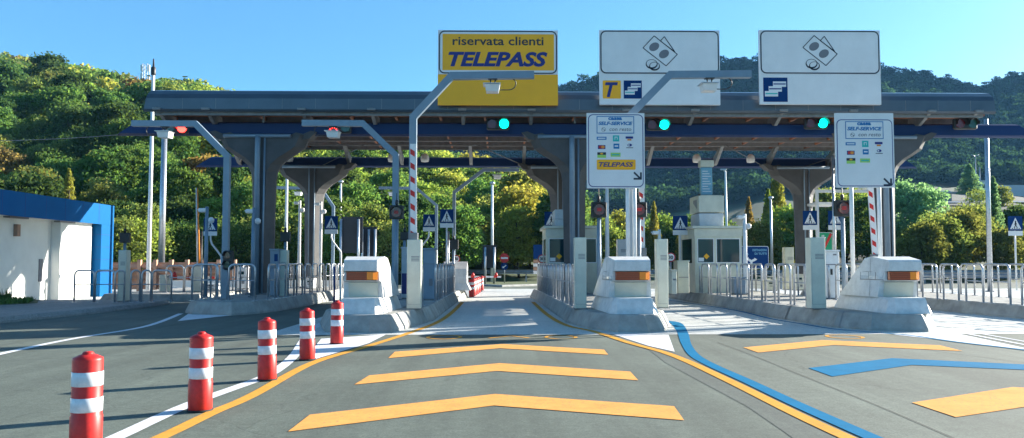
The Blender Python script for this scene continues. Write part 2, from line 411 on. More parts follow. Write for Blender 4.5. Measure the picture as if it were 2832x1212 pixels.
g.strip(cl, [min(.29, .04 + .08*i) if i < 4 else max(.175, .29 - .01*(i-4)) for i in range(len(cl))], .0072); struct('lane_edge_line', g, 'bpaint')
line('lane_edge_line', [(100, 1310), (320, 1212), (525, 1119), (717, 1049), (775, 1018), (815, 982), (838, 945), (858, 915), (893, 893)], .17, 'wpaint')
line('lane_edge_line', [(-300, 1055), (0, 980), (200, 938), (404, 903), (500, 868)], .15, 'wpaint')
mark('triangle_marking', [[(491, 889), (520, 869), (640, 873)]], 'wpaint')
mark('triangle_marking', [[(888, 938), (1068, 926), (1020, 950), (866, 996), (850, 985)]], 'wpaint', .0066)
mark('triangle_marking', [[(1694, 925), (1849, 927), (1866, 974), (1792, 957)]], 'wpaint')
mark('triangle_marking', [[(2470, 926), (2651, 924), (2832, 963), (3060, 1010), (2832, 967)]], 'wpaint')
line('lane_edge_line', [(1830, 829), (1902, 838.5), (2032, 859), (2130, 882), (2220, 897), (2306, 911), (2404, 919), (2520, 929), (2640, 946), (2832, 969), (3100, 1010)], .11, 'bpaint', .0078)
line('lane_edge_line', [(2640, 917), (2832, 954), (3100, 1002)], .10, 'wpaint')
line('lane_edge_line', [(2660, 914), (2860, 950), (3100, 992)], .08, 'wpaint')
for pts in ([(1985, 948), (2080, 983), (2200, 1032), (2420, 1120), (2700, 1240)], [(2440, 952), (2560, 968), (2832, 1004), (3000, 1030)], [(-200, 1010), (300, 985), (560, 975), (820, 962)]):
    g = MB(); g.strip(smooth(gp(*pts), 6), .012, .0052); struct('sealed_joint', g, 'rubber')
# yellow rings and a bent stroke painted across the lane
g = MB()
for cx, cy, r in ((-1.1, 16.55, .33), (1.25, 16.5, .3), (7.0, 16.5, .33)):
    o = [(cx + r*math.cos(a*.2618), cy + r*1.25*math.sin(a*.2618)) for a in range(25)]
    g.strip(o, .07, .006)
g.strip([(-.2, 16.3), (.25, 16.8), (.6, 16.35)], .09, .006)
struct('ring_marking', g, 'yellow')

# ------------------------------------------------------------------ islands
IH = .37
isl = {
 'a': [(-9.4, 24.7), (-8.9, 23.9), (-7.6, 23.4), (-7.1, 24.1), (-6.8, 25.5), (-6.65, 29.5), (-6.65, 39), (-9.6, 39), (-9.6, 29)],
 'b': [(-3.75, 17.75), (-2.75, 17.5), (-2.3, 17.62), (-1.96, 19.4), (-1.68, 21.3), (-1.58, 31.3), (-1.35, 35.4), (-4.1, 35.4), (-4.4, 24), (-4.35, 20)],
 'c': [(1.70, 20.5), (2.03, 18.5), (2.56, 17.6), (3.2, 17.55), (3.63, 17.95), (4.05, 19.4), (4.15, 24), (4.15, 35.4), (1.35, 35.4), (1.5, 31.3)],
 'd': [(7.3, 31.3), (7.55, 26.5), (7.45, 22.4), (7.62, 20.5), (7.75, 18.85), (8.2, 17.95), (9.3, 17.6), (9.95, 18.5), (10.45, 20.2), (10.6, 26), (10.6, 36.5), (7.2, 36.5)],
 'e': [(13.45, 31), (13.7, 26), (13.95, 21.8), (14.3, 18.5), (15.4, 17.7), (16.3, 18.5), (16.8, 21), (16.9, 36), (13.3, 36)],
}
for k, pts in isl.items():
    g = MB(); g.loft(kerbed(pts, IH, .13)); struct('traffic_island', g, 'conc')
# dark expansion joints on the kerb faces are real gaps: narrow dark slots standing 2 mm proud
# ------------------------------------------------------------------ canopy
can = thing('toll_canopy', 'long grey canopy with curved fascia and blue beams over the toll lanes', 'canopy', (2.8, 33, 0))
g = MB()
def fas(x, dy=0):
    pr = [(28.62, 6.82), (28.58, 6.9), (28.58, 7.28), (28.66, 7.45), (28.86, 7.60), (29.2, 7.69), (29.6, 7.71), (29.6, 7.5), (28.8, 7.3), (28.72, 6.82)]
    return [(x + dy*(z-6.8), y, z) for y, z in pr]
g.loft([fas(-12.5, .18), fas(17.75, -.1), ], smooth=False)
part(can, 'fascia', g, 'fascia', True)
g = MB()
for i in range(1, 26):
    x = -12.3 + i*1.165
    g.box(x-.006, x+.006, 28.573, 28.58, 6.92, 7.28)
part(can, 'panel_joint', g, 'steel', True)
g = MB(); g.box(-12.1, 17.5, 29.6, 38.6, 7.35, 7.55); g.box(-12.1, 17.5, 38.45, 38.6, 6.95, 7.35); part(can, 'roof', g, 'steel', True)
g = MB(); g.box(-12.2, 17.4, 28.75, 38.45, 6.93, 6.97); part(can, 'ceiling', g, 'ceil', True)
for y in (28.85, 30.4, 31.9, 33.4, 34.9, 36.3, 37.6):
    g = MB(); g.box(-12.2, 17.4, y-.07, y+.07, 6.72, 6.928); part(can, 'purlin', g, 'steel', True)
g = MB()
for x in [-12.0 + i*1.64 for i in range(19)]: g.box(x-.04, x+.04, 28.95, 38.3, 6.80, 6.927)
part(can, 'batten', g, 'ceil', True)
def airfoil(x0, x1, y, z0, z1, sl):
    g = MB(); zc = (z0+z1)/2; h = (z1-z0)/2; w = .16
    pr = [(w, h*.3), (w*.4, h), (-w*.3, h), (-w, h*.75), (-w, -h*.75), (-w*.3, -h), (w*.4, -h), (w, -h*.3)]
    g.loft([[(x0 + sl*(b+h)/(2*h), y+a, zc+b) for a, b in pr], [(x1 - sl*(b+h)/(2*h), y+a, zc+b) for a, b in pr]]); return g
part(can, 'edge_beam', airfoil(-13.9, 19.9, 29.75, 6.13, 6.63, .75), 'beam', True)
part(can, 'edge_beam', airfoil(-14.1, 19.7, 38.0, 5.95, 6.42, .75), 'beam', True)
BX = [-12.0, -10.3, -6.95, -4.5, -1.3, 1.15, 4.5, 6.95, 10.1, 12.6, 15.4, 17.1]
for x in BX:
    g = MB(); g.prism_x([(28.5, 6.95), (28.68, 6.86), (30.1, 6.86), (30.1, 6.62), (29.65, 6.55), (29.4, 6.5), (28.75, 6.78)], x-.06, x+.06)
    g.box(x-.14, x+.14, 28.46, 28.56, 6.86, 6.93)
    part(can, 'bracket', g, 'steel', True)
    g = MB(); g.prism_x([(36.2, 6.86), (36.5, 6.86), (37.9, 6.4), (38.35, 6.15), (38.1, 5.98), (37.55, 6.1), (36.9, 6.5)], x-.07, x+.07)
    part(can, 'bracket', g, 'steel', True)
for x in (-9.2, 2.2, 13.4):
    for s in (-1.7, 1.7):
        g = MB(); g.tube([(x+s*2, 36.0, 6.8), (x+s*.55, 37.9, 6.0)], .02, 6); part(can, 'tie_rod', g, 'steel', True)
for x in (-8.5, 2.75, 14.1):
    g = MB(); g.box(x-.03, x+.03, 29.3, 29.36, 6.55, 6.9); part(can, 'hanger', g, 'steel', True)
# flood lamps between ceiling and rear beam
for x in (-9.6, -4.9, 5.0, 9.1, -3.4, 11.6):
    g = MB(); g.lathe([(.06, 6.5), (.16, 6.42), (.2, 6.25), (.17, 6.12), (.05, 6.1)], 14, (x, 37.2)); part(can, 'ceiling_lamp', g, 'white', True)
def column(x, y, zt, dark=False):
    # silhouette half-widths by height, front and back faces narrower than the middle
    lv = [(0.3, .36), (1.2, .37), (2.4, .385), (3.6, .40), (4.5, .42), (4.85, .47), (5.1, .60), (5.35, .86), (5.55, 1.18), (5.75, 1.46), (6.2, 1.66)]
    g = MB(); rings = []
    for z, w in lv:
        z2 = z*zt/6.2; k = min(.28, w*.6); d = .44
        rings.append([(x-w+k, y-d, z2), (x+w-k, y-d, z2), (x+w, y-d+.36, z2), (x+w, y+d-.36, z2), (x+w-k, y+d, z2), (x-w+k, y+d, z2), (x-w, y+d-.36, z2), (x-w, y-d+.36, z2)])
    g.loft(rings)
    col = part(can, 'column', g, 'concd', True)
    for s in (-1, 1):                        # curled ends of the arms, holding the beam
        g = MB(); c = x + s*1.38
        g.prism_y([(c-.34*s, zt-.25), (c+.30*s, zt-.12), (c+.55*s, zt+.12), (c+.34*s, zt+.16), (c+.08*s, zt+.05), (c-.2*s, zt+.1), (c-.36*s, zt+.02)][::s], y-.30, y+.30)
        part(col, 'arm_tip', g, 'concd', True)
    g = MB(); g.tube([(x-1.35, y-.5, zt-.06), (x+1.05, y-.5, zt-.06)], .07, 10); part(col, 'gutter_pipe', g, 'gantry', True)
    g = MB(); g.tube([(x-.12, y-.52, zt-.06), (x-.12, y-.52, zt-.5), (x-.1, y-.5, .38)], .10 if not dark else .03, 12); 
    part(col, 'downpipe', g, 'gantry', True)
    g = MB(); g.tube([(x+.12, y-.47, zt-.06), (x+.1, y-.47, .38)], .035, 8); part(col, 'downpipe', g, 'gantry', True)
    g = MB(); g.box(x-.5, x+.5, y-.5, y+.5, .36, .42, .02); part(col, 'base_plate', g, 'steel', True)
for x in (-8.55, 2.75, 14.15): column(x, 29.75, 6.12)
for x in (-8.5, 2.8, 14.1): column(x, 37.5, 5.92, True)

# ------------------------------------------------------------------ big lane signs on the canopy
YS = 28.25
def big_sign(px0, px1, py1, label, lower):
    x0, x1, z0, z1 = R(px0, 84, px1, py1, YS); xm = (x0+x1)/2
    zs = R(px0, 84, px1, 206, YS)[2]
    t = thing('lane_sign', label, 'sign', (xm, YS, z0), group='large lane signs on the canopy')
    g = MB(); g.box(x0, x1, YS, YS+.12, z0, zs-.004); part(t, 'lower_panel', g, lower, True)
    g = MB(); g.box(x0, x1, YS-.006, YS+.12, zs, z1); p = part(t, 'upper_panel', g, 'panel', True)
    g = MB(); g.rrect(x0+.03, x1-.03, zs+.02, z1-.02, .2, YS-.010, YS-.006)
    part(p, 'border', g, 'blackp', True)
    g = MB(); g.rrect(x0+.075, x1-.075, zs+.065, z1-.065, .16, YS-.014, YS-.010); part(p, 'field', g, 'panel', True)
    for s in (x0+.7, x1-.7):
        g = MB(); g.box(s-.05, s+.05, YS+.12, YS+.32, z0+.05, z1-.1); g.box(s-.05, s+.05, YS+.3, YS+.9, z0+.5, z0+.6); part(t, 'mount', g, 'steel', True)
    return t, p, x0, x1, z0, z1, zs
t, p, x0, x1, z0, z1, zs = big_sign(1211, 1543, 291, 'amber lane sign reading riservata clienti in black above blue capitals', 'signy')
a, b, c, d = R(1224, 95, 1532, 195, YS)
g = MB(); g.box(a, b, YS-.018, YS-.014, c, d); part(p, 'amber_field', g, 'signy', True)
g = MB(); g.text('riservata clienti', *R(1252, 102, 1503, 126, YS), YS-.022, bold=.014); part(p, 'lettering', g, 'blackp', True)
g = MB(); g.text('TELEPASS', *R(1240, 144, 1514, 185, YS), YS-.022, bold=.038, shear=.25); part(p, 'lettering', g, 'navy', True)
def money(p, cx, cy, s=1.0):
    """banknotes and coins drawn at pixel centre cx, cy"""
    def q(px, py): v = P(cx + px*s, cy + py*s, YS); return (v.x, v.z)
    def outline(g, pts, w):
        for a, b in zip(pts, pts[1:] + pts[:1]):
            g.line2(a, b, w, YS-.022, YS-.014)
    g = MB()
    outline(g, [q(-48, -8), q(-17, -41), q(47, 10), q(16, 42)], .028)
    outline(g, [q(0, -27), q(11, -39), q(40, 3)], .028)
    part(p, 'banknote_outline', g, 'blackp', True)
    g = MB()
    for dx, dy in ((-17, -11), (10, 9)):
        e = q(dx, dy); g.ell(e, .19, .14, YS-.019, YS-.014, .55)
    part(p, 'banknote_disc', g, 'greyp', True)
    g = MB()
    for dx, dy, rr in ((-16, 43, .19), (-27+3, 38-1, .21)):
        e = q(dx, dy); n = 24
        g.ring([(e[0]+rr*math.cos(6.2832*i/n), e[1]+rr*.82*math.sin(6.2832*i/n)) for i in range(n)], [(e[0]+(rr-.03)*math.cos(6.2832*i/n), e[1]+.02+(rr*.82-.035)*math.sin(6.2832*i/n)) for i in range(n)], YS-.024, YS-.014)
    part(p, 'coin_outline', g, 'blackp', True)
def cards(p, px0, py0, px1, py1):
    x0, x1, z0, z1 = R(px0, py0, px1, py1, YS); w = x1-x0; h = z1-z0
    g = MB(); g.box(x0, x1, YS-.006, YS-.0, z0, z1); c = part(p, 'card_symbol', g, 'bsign', True)
    for k, (a, b, m) in enumerate(((.40, .62, 'panel'), (.22, .42, 'panel'), (.06, .22, 'panel'))):
        g = MB(); g.box(x0+w*a, x0+w*(a+.54), YS-.010-.004*k, YS-.006, z0+h*b, z0+h*(b+.22)); part(c, 'card', g, m, True)
        g = MB(); g.box(x0+w*(a+.02), x0+w*(a+.52), YS-.013-.004*k, YS-.010-.004*k, z0+h*(b+.09), z0+h*(b+.14)); part(c, 'card_stripe', g, 'teal' if k == 2 else 'navy', True)
t, p, *_ = big_sign(1658, 1991, 290, 'white cash lane sign with amber letter square and blue card symbol', 'panel')
money(p, 1826, 141)
a, b, c, d = R(1667, 223, 1717, 273, YS)
g = MB(); g.rrect(a, b, c, d, .03, YS-.006, YS); q = part(t, 'letter_square', g, 'signy', True)
g = MB(); g.text('T', *R(1673, 228, 1709, 269, YS), YS-.012, bold=.03, shear=.25); part(q, 'lettering', g, 'navy', True)
cards(t, 1725, 223, 1775, 273)
t, p, *_ = big_sign(2101, 2435, 289, 'white cash lane sign with only a large blue card symbol below', 'panel')
money(p, 2268, 140)
cards(t, 2111, 215, 2178, 282)

# signal heads on the front beam: (px of red, px of green, py, state)
def beam_light(pr, pg, py, lab, red, green):
    Y = 29.02; xr, xg = X(pr, Y, py), X(pg, Y, py); z = Z(py, Y, pr)
    t = thing('lane_signal', lab, 'traffic light', ((xr+xg)/2, Y, z-.2), group='two lamp lane signals on the blue beam')
    a, b = min(xr, xg), max(xr, xg)
    g = MB(); g.box(a-.2, b+.2, Y+.02, Y+.2, z-.2, z+.2, .04); part(t, 'housing', g, 'black', True)
    for x, m in ((xr, 'redon' if red else 'lens'), (xg, 'greenon' if green else 'glens')):
        g = MB(); g.disc((x, z), .165, Y-.01, Y+.019); l = part(t, 'lens', g, m, True)
        g = MB(); n = 14
        for k in range(n):
            a0 = math.radians(-10 + 200*k/n); a1 = math.radians(-10 + 200*(k+1)/n); r = .18
            c0 = (x+r*math.cos(a0), z+r*math.sin(a0)); c1 = (x+r*math.cos(a1), z+r*math.sin(a1))
            g.add([(c0[0], Y-.16, c0[1]), (c1[0], Y-.16, c1[1]), (c1[0], Y+.02, c1[1]), (c0[0], Y+.02, c0[1])], [(0, 1, 2, 3)])
        part(l, 'visor', g, 'black', True)
    return t
beam_light(1361, 1394, 343, 'lane signal under the amber sign showing green', 0, 1)
beam_light(1804, 1837, 345, 'lane signal showing green between the two white card signs, right of the shorter sign', 0, 1)
beam_light(2242, 2276, 341, 'lane signal showing green under the rightmost big sign', 0, 1)
beam_light(2656, 2690, 342, 'unlit lane signal at the far right of the blue beam', 0, 0)
beam_light(503, 470, 354, 'lane signal showing red at the left end of the blue beam', 1, 0)
lt = beam_light(922, 955, 352, 'lane signal on the blue beam behind the second left camera, showing a red cross', 0, 0)
# the red cross of that head, made of small lamps
xc, zc = X(922, 29, 350), Z(350, 29, 922)
g = MB()
for s in (-1, 1):
    for k in range(-3, 4):
        if k == 0 and s == 1: continue
        g.disc((xc + k*.05, zc + s*k*.05), .022, 28.98, 28.99, 8)
part(lt, 'red_cross', g, 'redon', True)
# ------------------------------------------------------------------ crash bumpers on the island noses
def bumper(label, mir, xf0, xf1, yf, foot):
    """white wedge shell; xf0..xf1 front face, yf its depth, mir -1: the long lamp window faces right"""
    xm = (xf0+xf1)/2; t = thing('island_bumper', label, 'crash bumper', (xm, yf, IH), group='white crash bumpers on the island noses')
    w = (xf1-xf0)
    def sec(y, x0, x1, z): return [(x0, y, z), (x1, y, z)]
    # skirt
    a0, a1 = xf0-.15, xf1+.15
    g = MB(); r = []
    for z, k in ((IH, 0), (.44, .02), (.66, .10), (.715, .13)):
        q = [(a0+.14+k*.3, yf-.30+k), (a1-.14-k*.3, yf-.30+k), (a1-k, yf-.12+k), (a1+.12-k, yf+2.4-k), (a0-.12+k, yf+2.4-k), (a0+k, yf-.12+k)]
        r.append([(x, y, z) for x, y in q])
    g.loft(r); part(t, 'base_skirt', g, 'cover', True)
    # lower body behind the recessed front panel
    zt, zl, zb = 1.56, 1.30, .71
    bw = .17 if mir > 0 else .17
    def prof(x, ins=0):
        return [(yf+ins, zl), (yf+.0+ins, zt-.02), (yf+.7, zt+.085), (yf+.85, zt+.085), (yf+1.35, 1.12), (yf+1.95, zb)]
    xs0, xs1 = xf0, xf1
    # main shell as a loft from left to right side profile, the sides splay outward to the rear
    def side(x, out):
        pr = [(yf+.40, zb), (yf+.34, 1.07), (yf+.16, 1.095), (yf+.15, 1.30), (yf, 1.32), (yf, zt-.03), (yf+.03, zt), (yf+.7, zt+.085), (yf+.98, zt+.05), (yf+1.6, 1.12), (yf+2.1, zb)]
        return [(x + out*((y-yf)*.1 + max(0, 1.3-z)*.08), y, z) for y, z in pr]
    g = MB(); g.loft([side(xs0, -1), side(xs1, 1)]); body = part(t, 'shell', g, 'cover', True)
    # front recessed panel
    g = MB(); g.prism_x([(yf+.37, zb+.01), (yf+.30, 1.05), (yf+.36, 1.05), (yf+.42, zb+.01)], xf0+.05, xf1-.03); part(t, 'front_panel', g, 'cream', True)
    # lamp window
    g = MB(); g.box(xf0+.03, xf1-.03, yf+.12, yf+.149, 1.105, 1.302); part(t, 'lamp_window', g, 'lens', True)
    pl = [(xf0+.03, yf+.115), (xf0+.05, yf+.06), (xf1-.24, yf+.052), (xf1-.24, yf+.115)]
    am = part(t, 'amber_lens', MB().prism_z(pl, 1.12, 1.29), 'amber', True)
    part(t, 'sunlit_lens_end', MB().prism_z([(xf1-.236, yf+.115), (xf1-.236, yf+.05), (xf1-.10, yf+.048), (xf1-.0, yf+.115)], 1.12, 1.29), 'ambersun', True)  # sunlit end of the lens, painted as a brighter piece
    g = MB()
    for z in (1.162, 1.205, 1.248): g.box(xf0+.05, xf1-.25, yf+.044, yf+.049, z-.003, z+.003)
    part(am, 'lens_rib', g, 'lens', True)
    # side windows
    for s, x in ((-1, xf0), (1, xf1)):
        g = MB(); f = MB()
        def sp(y, z, o): return (x + s*((y-yf)*.1 + max(0, 1.3-z)*.08 + o), y, z)
        y0, y1 = yf+.2, yf+1.15
        g.add([sp(y0, 1.12, .004), sp(y1, 1.12, .004), sp(y1, 1.285, .004), sp(y0, 1.285, .004)], [(0, 1, 2, 3)])
        part(t, 'side_lens', g, 'clear', True)
        for (ya, yb, za, zb2) in ((y0-.02, y1+.02, 1.285, 1.299), (y0-.02, y1+.02, 1.10, 1.12), (y1, y1+.02, 1.12, 1.285), (y0+.3, y0+.33, 1.12, 1.285), (y0+.6, y0+.62, 1.12, 1.285)):
            f.add([sp(ya, za, .008), sp(yb, za, .008), sp(yb, zb2, .008), sp(ya, zb2, .008)], [(0, 1, 2, 3)])
        f.add([sp(yf+.72, .72, .004), sp(yf+.732, .72, .004), sp(yf+.732, 1.6, .004), sp(yf+.72, 1.6, .004)], [(0, 1, 2, 3)])
        part(t, 'window_frame', f, 'steel', True)
    return t
def bpos(p0, p1, Y): return X(p0, Y, 740), X(p1, Y, 740)
bumper('white island bumper with amber lamp behind the row of red bollards', -1, *bpos(951, 1043, 18.3), 18.3, 0)
bumper('white island bumper with amber lamp below the sign with the amber strip', 1, *bpos(1700, 1799, 18.3), 18.3, 0)
bumper('large white island bumper with amber lamp, rightmost of the three', 1, *bpos(2458, 2549, 18.3), 18.3, 0)

# joints in the kerb blocks: short proud ribs of dark mortar
def joint(x, y, nx, ny, w=.05):
    """rib lying on the sloping kerb face at foot x,y, outward normal nx,ny"""
    tx, ty = -ny, nx; g = MB()
    pr = [(-.012, .0), (-.012, .06), (.065-.012, IH*.55), (.13-.012, IH-.03), (.16, IH+.004), (.30, IH+.004)]
    v = []
    for s in (-w/2, w/2):
        for ins, z in pr: v.append((x - nx*ins + tx*s, y - ny*ins + ty*s, z))
    n = len(pr); f = [(k, k+1, n+k+1, n+k) for k in range(n-1)]
    g.add(v, f); return g
jm = MB()
for x, y, nx, ny in ((-2.05, 18.95, .98, -.19), (-1.80, 20.4, .98, -.16), (-1.65, 23.5, 1, 0), (-1.63, 26.5, 1, 0), (-1.6, 29.5, 1, 0),
        (1.69, 20.5, -.99, -.1), (1.63, 23.5, -1, 0), (1.57, 27, -1, 0), (7.53, 21.4, -.99, -.1), (7.5, 24.2, -1, 0), (7.5, 27.5, -1, 0), (7.83, 18.7, -.85, -.5), (3.9, 18.75, .95, -.3)):
    g = joint(x, y, nx, ny); jm.add(g.v, g.f)
struct('kerb_joint', jm, 'steel')

# ------------------------------------------------------------------ red and white bollards
def bollard():
    t = thing('delineator_post', 'x', 'bollard', group='red and white flexible bollards along the white line')
    g = MB(); g.lathe([(.115, .02), (.118, .03), (.118, .30), (.112, .31), (.112, .735), (.109, .752), (.06, .775), (.042, .78), (.042, .79), (.03, .80), (.0, .803)], 28); part(t, 'post', g, 'red')
    g = MB(); g.lathe([(.128, 0), (.128, .022), (.116, .024)], 28); part(t, 'base_ring', g, 'rubber')
    for z in (.335, .535):
        g = MB(); g.lathe([(.113, z), (.1155, z+.002), (.1155, z+.108), (.113, z+.11)], 28); part(t, 'reflective_band', g, 'refl')
    return t
proto = bollard()
BL = [((236, 1256), 'front red and white bollard, cut by the bottom edge of the photo'), ((553, 1137), 'second red and white bollard from the camera, alone on the white line'),
      ((739, 1052), 'third red and white bollard, middle of the row of five'), ((850, 996), 'fourth red and white bollard, standing left of the white triangle'), ((931, 952), 'farthest red and white bollard, in front of the left bumper')]
for i, ((a, b), lab) in enumerate(BL):
    p = G(a, b); 
    if i == 0: o = proto; o.location = p; o['label'] = lab
    else: o = copy_tree(proto, p, i*1.3, lab); o.rotation_euler = ((.012, -.016, .01, -.012)[i-1], (-.014, .01, .016, -.01)[i-1], i*1.3)
# small distant ones beyond lane 0
for i in range(7):
    p = G(1304 + i*4.6, 822 - i*3.0)
    copy_tree(proto, p, 0, 'small red and white bollard in the tight row beyond the exit of the middle lane', 'distant bollards beyond the middle lane')

# ------------------------------------------------------------------ hoop barriers
def hoop(w, h=1.08, r=.03, m='galv'):
    t = thing('hoop_barrier', 'x', 'hoop barrier', group='x')
    c = min(.16, w/2-.02); pts = [(-w/2, 0, -.0), (-w/2, 0, h-c)]
    for k in range(1, 6):
        a = math.pi - k*math.pi/12; pts.append((-w/2 + c + c*math.cos(a), 0, h - c + c*math.sin(a)))
    pts += [(-w/2+c, 0, h), (w/2-c, 0, h)]
    for k in range(1, 6):
        a = math.pi/2 - k*math.pi/12; pts.append((w/2 - c + c*math.cos(a), 0, h - c + c*math.sin(a)))
    pts += [(w/2, 0, h-c), (w/2, 0, 0)]
    g = MB(); g.tube(pts, r, 10); part(t, 'hoop', g, m)
    g = MB(); g.tube([(-w/2, 0, h*.56), (w/2, 0, h*.56)], r*.55, 8); part(t, 'mid_rail', g, m)
    for s in (-1, 1):
        g = MB(); g.box(s*w/2-.07, s*w/2+.07, -.07, .07, 0, .014); part(t, 'foot_plate', g, m)
    return t
HP = {}
def hoops(line, w, label, group, z=IH, m='galv'):
    for (x, y, a) in line:
        key = (round(w, 2), m)
        if key not in HP: o = HP[key] = hoop(w, m=m); o.location = (x, y, z); o.rotation_euler = (0, 0, a); o['label'] = label; o['group'] = group
        else: o = copy_tree(HP[key], (x, y, z), a, label, group)
def along(x0, y0, x1, y1, n):
    a = math.atan2(y1-y0, x1-x0)
    return [(x0 + (x1-x0)*i/(n-1), y0 + (y1-y0)*i/(n-1), a + random.uniform(-.03, .03)) for i in range(n)]
hoops(along(1.93, 21.0, 1.62, 33.6, 12), .78, 'hoop in the shaded row on the right kerb of the middle lane', 'hoops right of the middle lane')
hoops(along(-1.85, 24.3, -1.75, 31.6, 7), .78, 'hoop in the shaded row on the left kerb of the middle lane', 'hoops left of the middle lane')
hoops([(-2.05, 21.2, 1.5)], .78, 'sunlit hoop just right of the cream post behind the left bumper', 'single hoops')
hoops(along(7.86, 21.2, 7.55, 31.0, 10), .80, 'hoop in the row in front of the right booth', 'hoops along the left kerb of the right island')
hoops(along(10.2, 21.6, 10.3, 33.5, 10), .80, 'hoop in the row behind the rightmost bumper, far side of its island', 'hoops along the far kerb of the right island')
hoops(along(13.75, 22.2, 13.75, 32.0, 9), .85, 'hoop in the front row at the right edge of the photo', 'hoops at the right edge')
hoops(along(14.55, 19.9, 14.0, 21.0, 2), .85, 'hoop at the far right, nearest the camera', 'hoops at the right edge')
hoops(along(16.4, 21.5, 16.5, 34.0, 10), .85, 'hoop in the back row at the right edge of the photo', 'back hoops at the right edge')
hoops([(-8.78, 24.55, 0), (-7.62, 24.35, .05)], .76, 'shaded hoop facing the road on the island left of the red bollards', 'hoops facing the road on the left island')
hoops(along(-7.0, 25.3, -6.9, 37.8, 12), .80, 'hoop along the right kerb of the left island', 'hoops along the left island')
hoops(along(-9.25, 26, -9.3, 37.5, 10), .80, 'hoop along the left kerb of the left island', 'back hoops of the left island')
hoops(along(4.0, 24.8, 4.0, 34.5, 8), .78, 'hoop behind the middle bumper by the speed limit sign', 'hoops behind the middle bumper')
for a, b in ((206, 260), (268, 313), (321, 341), (361, 388), (393, 417), (421, 474)):
    x0, x1 = X(a, 28, 790), X(b, 28, 790)
    w = max(.3, x1-x0); wr = .66 if w > .45 else .32
    ang = 0 if w > .45 else .9
    hoops([((x0+x1)/2, 28, ang)], wr, 'shaded hoop in the short row beside the white building', 'hoops beside the white building', z=.16)
# sunlit kerb with pale hoops farther left
g = MB(); g.loft(kerbed([(-15.4, 31.8), (-11.4, 31.4), (-11.0, 32.6), (-11.2, 42), (-15.4, 42)], .3, .1)); struct('traffic_island', g, 'conc')
hoops(along(X(478, 33, 790), 33.2, X(530, 33, 790), 33.2, 2), .7, 'sunlit hoop by the low barrier arm, left of the left island', 'pale hoops on the far left island', z=.3)
hoops(along(-11.4, 34.2, -11.4, 41, 6), .78, 'sunlit hoop on the kerb of the far left island', 'kerb hoops on the far left island', z=.3)

# ------------------------------------------------------------------ cream posts with barrier arms
def cream_post(px0, px1, pyt, Y, label, m='cream', z0=IH, dep=.34):
    x0, x1 = X(px0, Y, 760), X(px1, Y, 760); zt = Z(pyt, Y, (px0+px1)/2); xm = (x0+x1)/2
    t = thing('barrier_post', label, 'barrier post', (xm, Y, z0), group='cream steel posts on the islands')
    g = MB(); g.box(x0, x1, Y, Y+dep, z0+.02, zt, .008); part(t, 'cabinet', g, m, True)
    g = MB(); g.box(x0-.03, x1+.03, Y-.02, Y+dep+.03, z0, z0+.018); part(t, 'base_plate', g, 'steel', True)
    w = x1-x0; g = MB()
    for k in range(4): g.box(x0+w*.3, x1-w*.12, Y-.004, Y, zt-.42-.035*k, zt-.405-.035*k)
    part(t, 'vent_slot', g, 'greyp', True)
    g = MB(); g.box(x0+w*.06, x1-w*.06, Y-.003, Y, z0+.12, z0+.125); g.box(x0+.02, x0+.024, Y-.003, Y, z0+.12, zt-.5); part(t, 'door_seam', g, 'greyp', True)
    return t
cream_post(1125, 1164, 663, 19.9, 'cream post with vent slots right of the left bumper')
cream_post(1590, 1622, 657, 19.9, 'cream post with vent slots left of the middle bumper')
cream_post(2243, 2284, 657, 19.8, 'cream post with vent slots left of the rightmost bumper')
cream_post(1818, 1848, 661, 20.2, 'grey green post close behind the right side of the middle bumper', 'cream')
cream_post(770, 792, 692, 27.5, 'shaded cream post on the left island behind its hoops')
cream_post(326, 348, 692, 28.6, 'grey post beside the blue end of the white building', 'cream', .16)
cream_post(1708, 1740, 662, 33, 'pale narrow post behind the middle bumper, seen above its top', 'white')
cream_post(2172, 2196, 684, 34, 'short cream post behind the hoops in front of the tall yellow trees', 'booth')

def barrier(px, py0, pyt, Y, lean, label, striped=True, w=.16):
    """raised barrier arm with red and white slanted stripes"""
    x = X(px, Y, 600); z0, z1 = Z(py0, Y, px), Z(pyt, Y, px); x1 = x + lean
    t = thing('raised_barrier', label, 'barrier arm', (x, Y, z0), group='raised striped barrier arms')
    g = MB(); g.prism_y([(x-w/2, z0), (x+w/2, z0), (x1+w/2, z1), (x1-w/2, z1)], Y, Y+.05); a = part(t, 'arm', g, 'white', True)
    n = int((z1-z0)/.30); g = MB()
    for k in range(n):
        f0, f1 = (k+.1)/n, (k+.5)/n; c = lambda f: (x + lean*f); zz = lambda f: z0 + (z1-z0)*f; h = .05
        s0, s1 = -w*.46, w*.22 if striped else w*.46
        g.prism_y([(c(f0)+s0, zz(f0)+h), (c(f0)+s1, zz(f0)-h*.4), (c(f1)+s1, zz(f1)-h*.4), (c(f1)+s0, zz(f1)+h)], Y-.006, Y)
    part(a, 'red_stripe', g, 'red', True)
    g = MB(); g.box(x-w*.7, x+w*.7, Y-.05, Y+.14, z0-.12, z0+.16, .01); part(t, 'clamp', g, 'steel', True)
    return t
barrier(1144, 662, 398, 20.15, -.02, 'raised red and white barrier arm above the cream post of the middle lane')
barrier(1775, 702, 520, 22.2, 0, 'raised red and white barrier arm right of the posts of the middle payment sign')
barrier(2420, 720, 515, 22.2, -.10, 'raised red and white barrier arm below the rightmost payment sign')
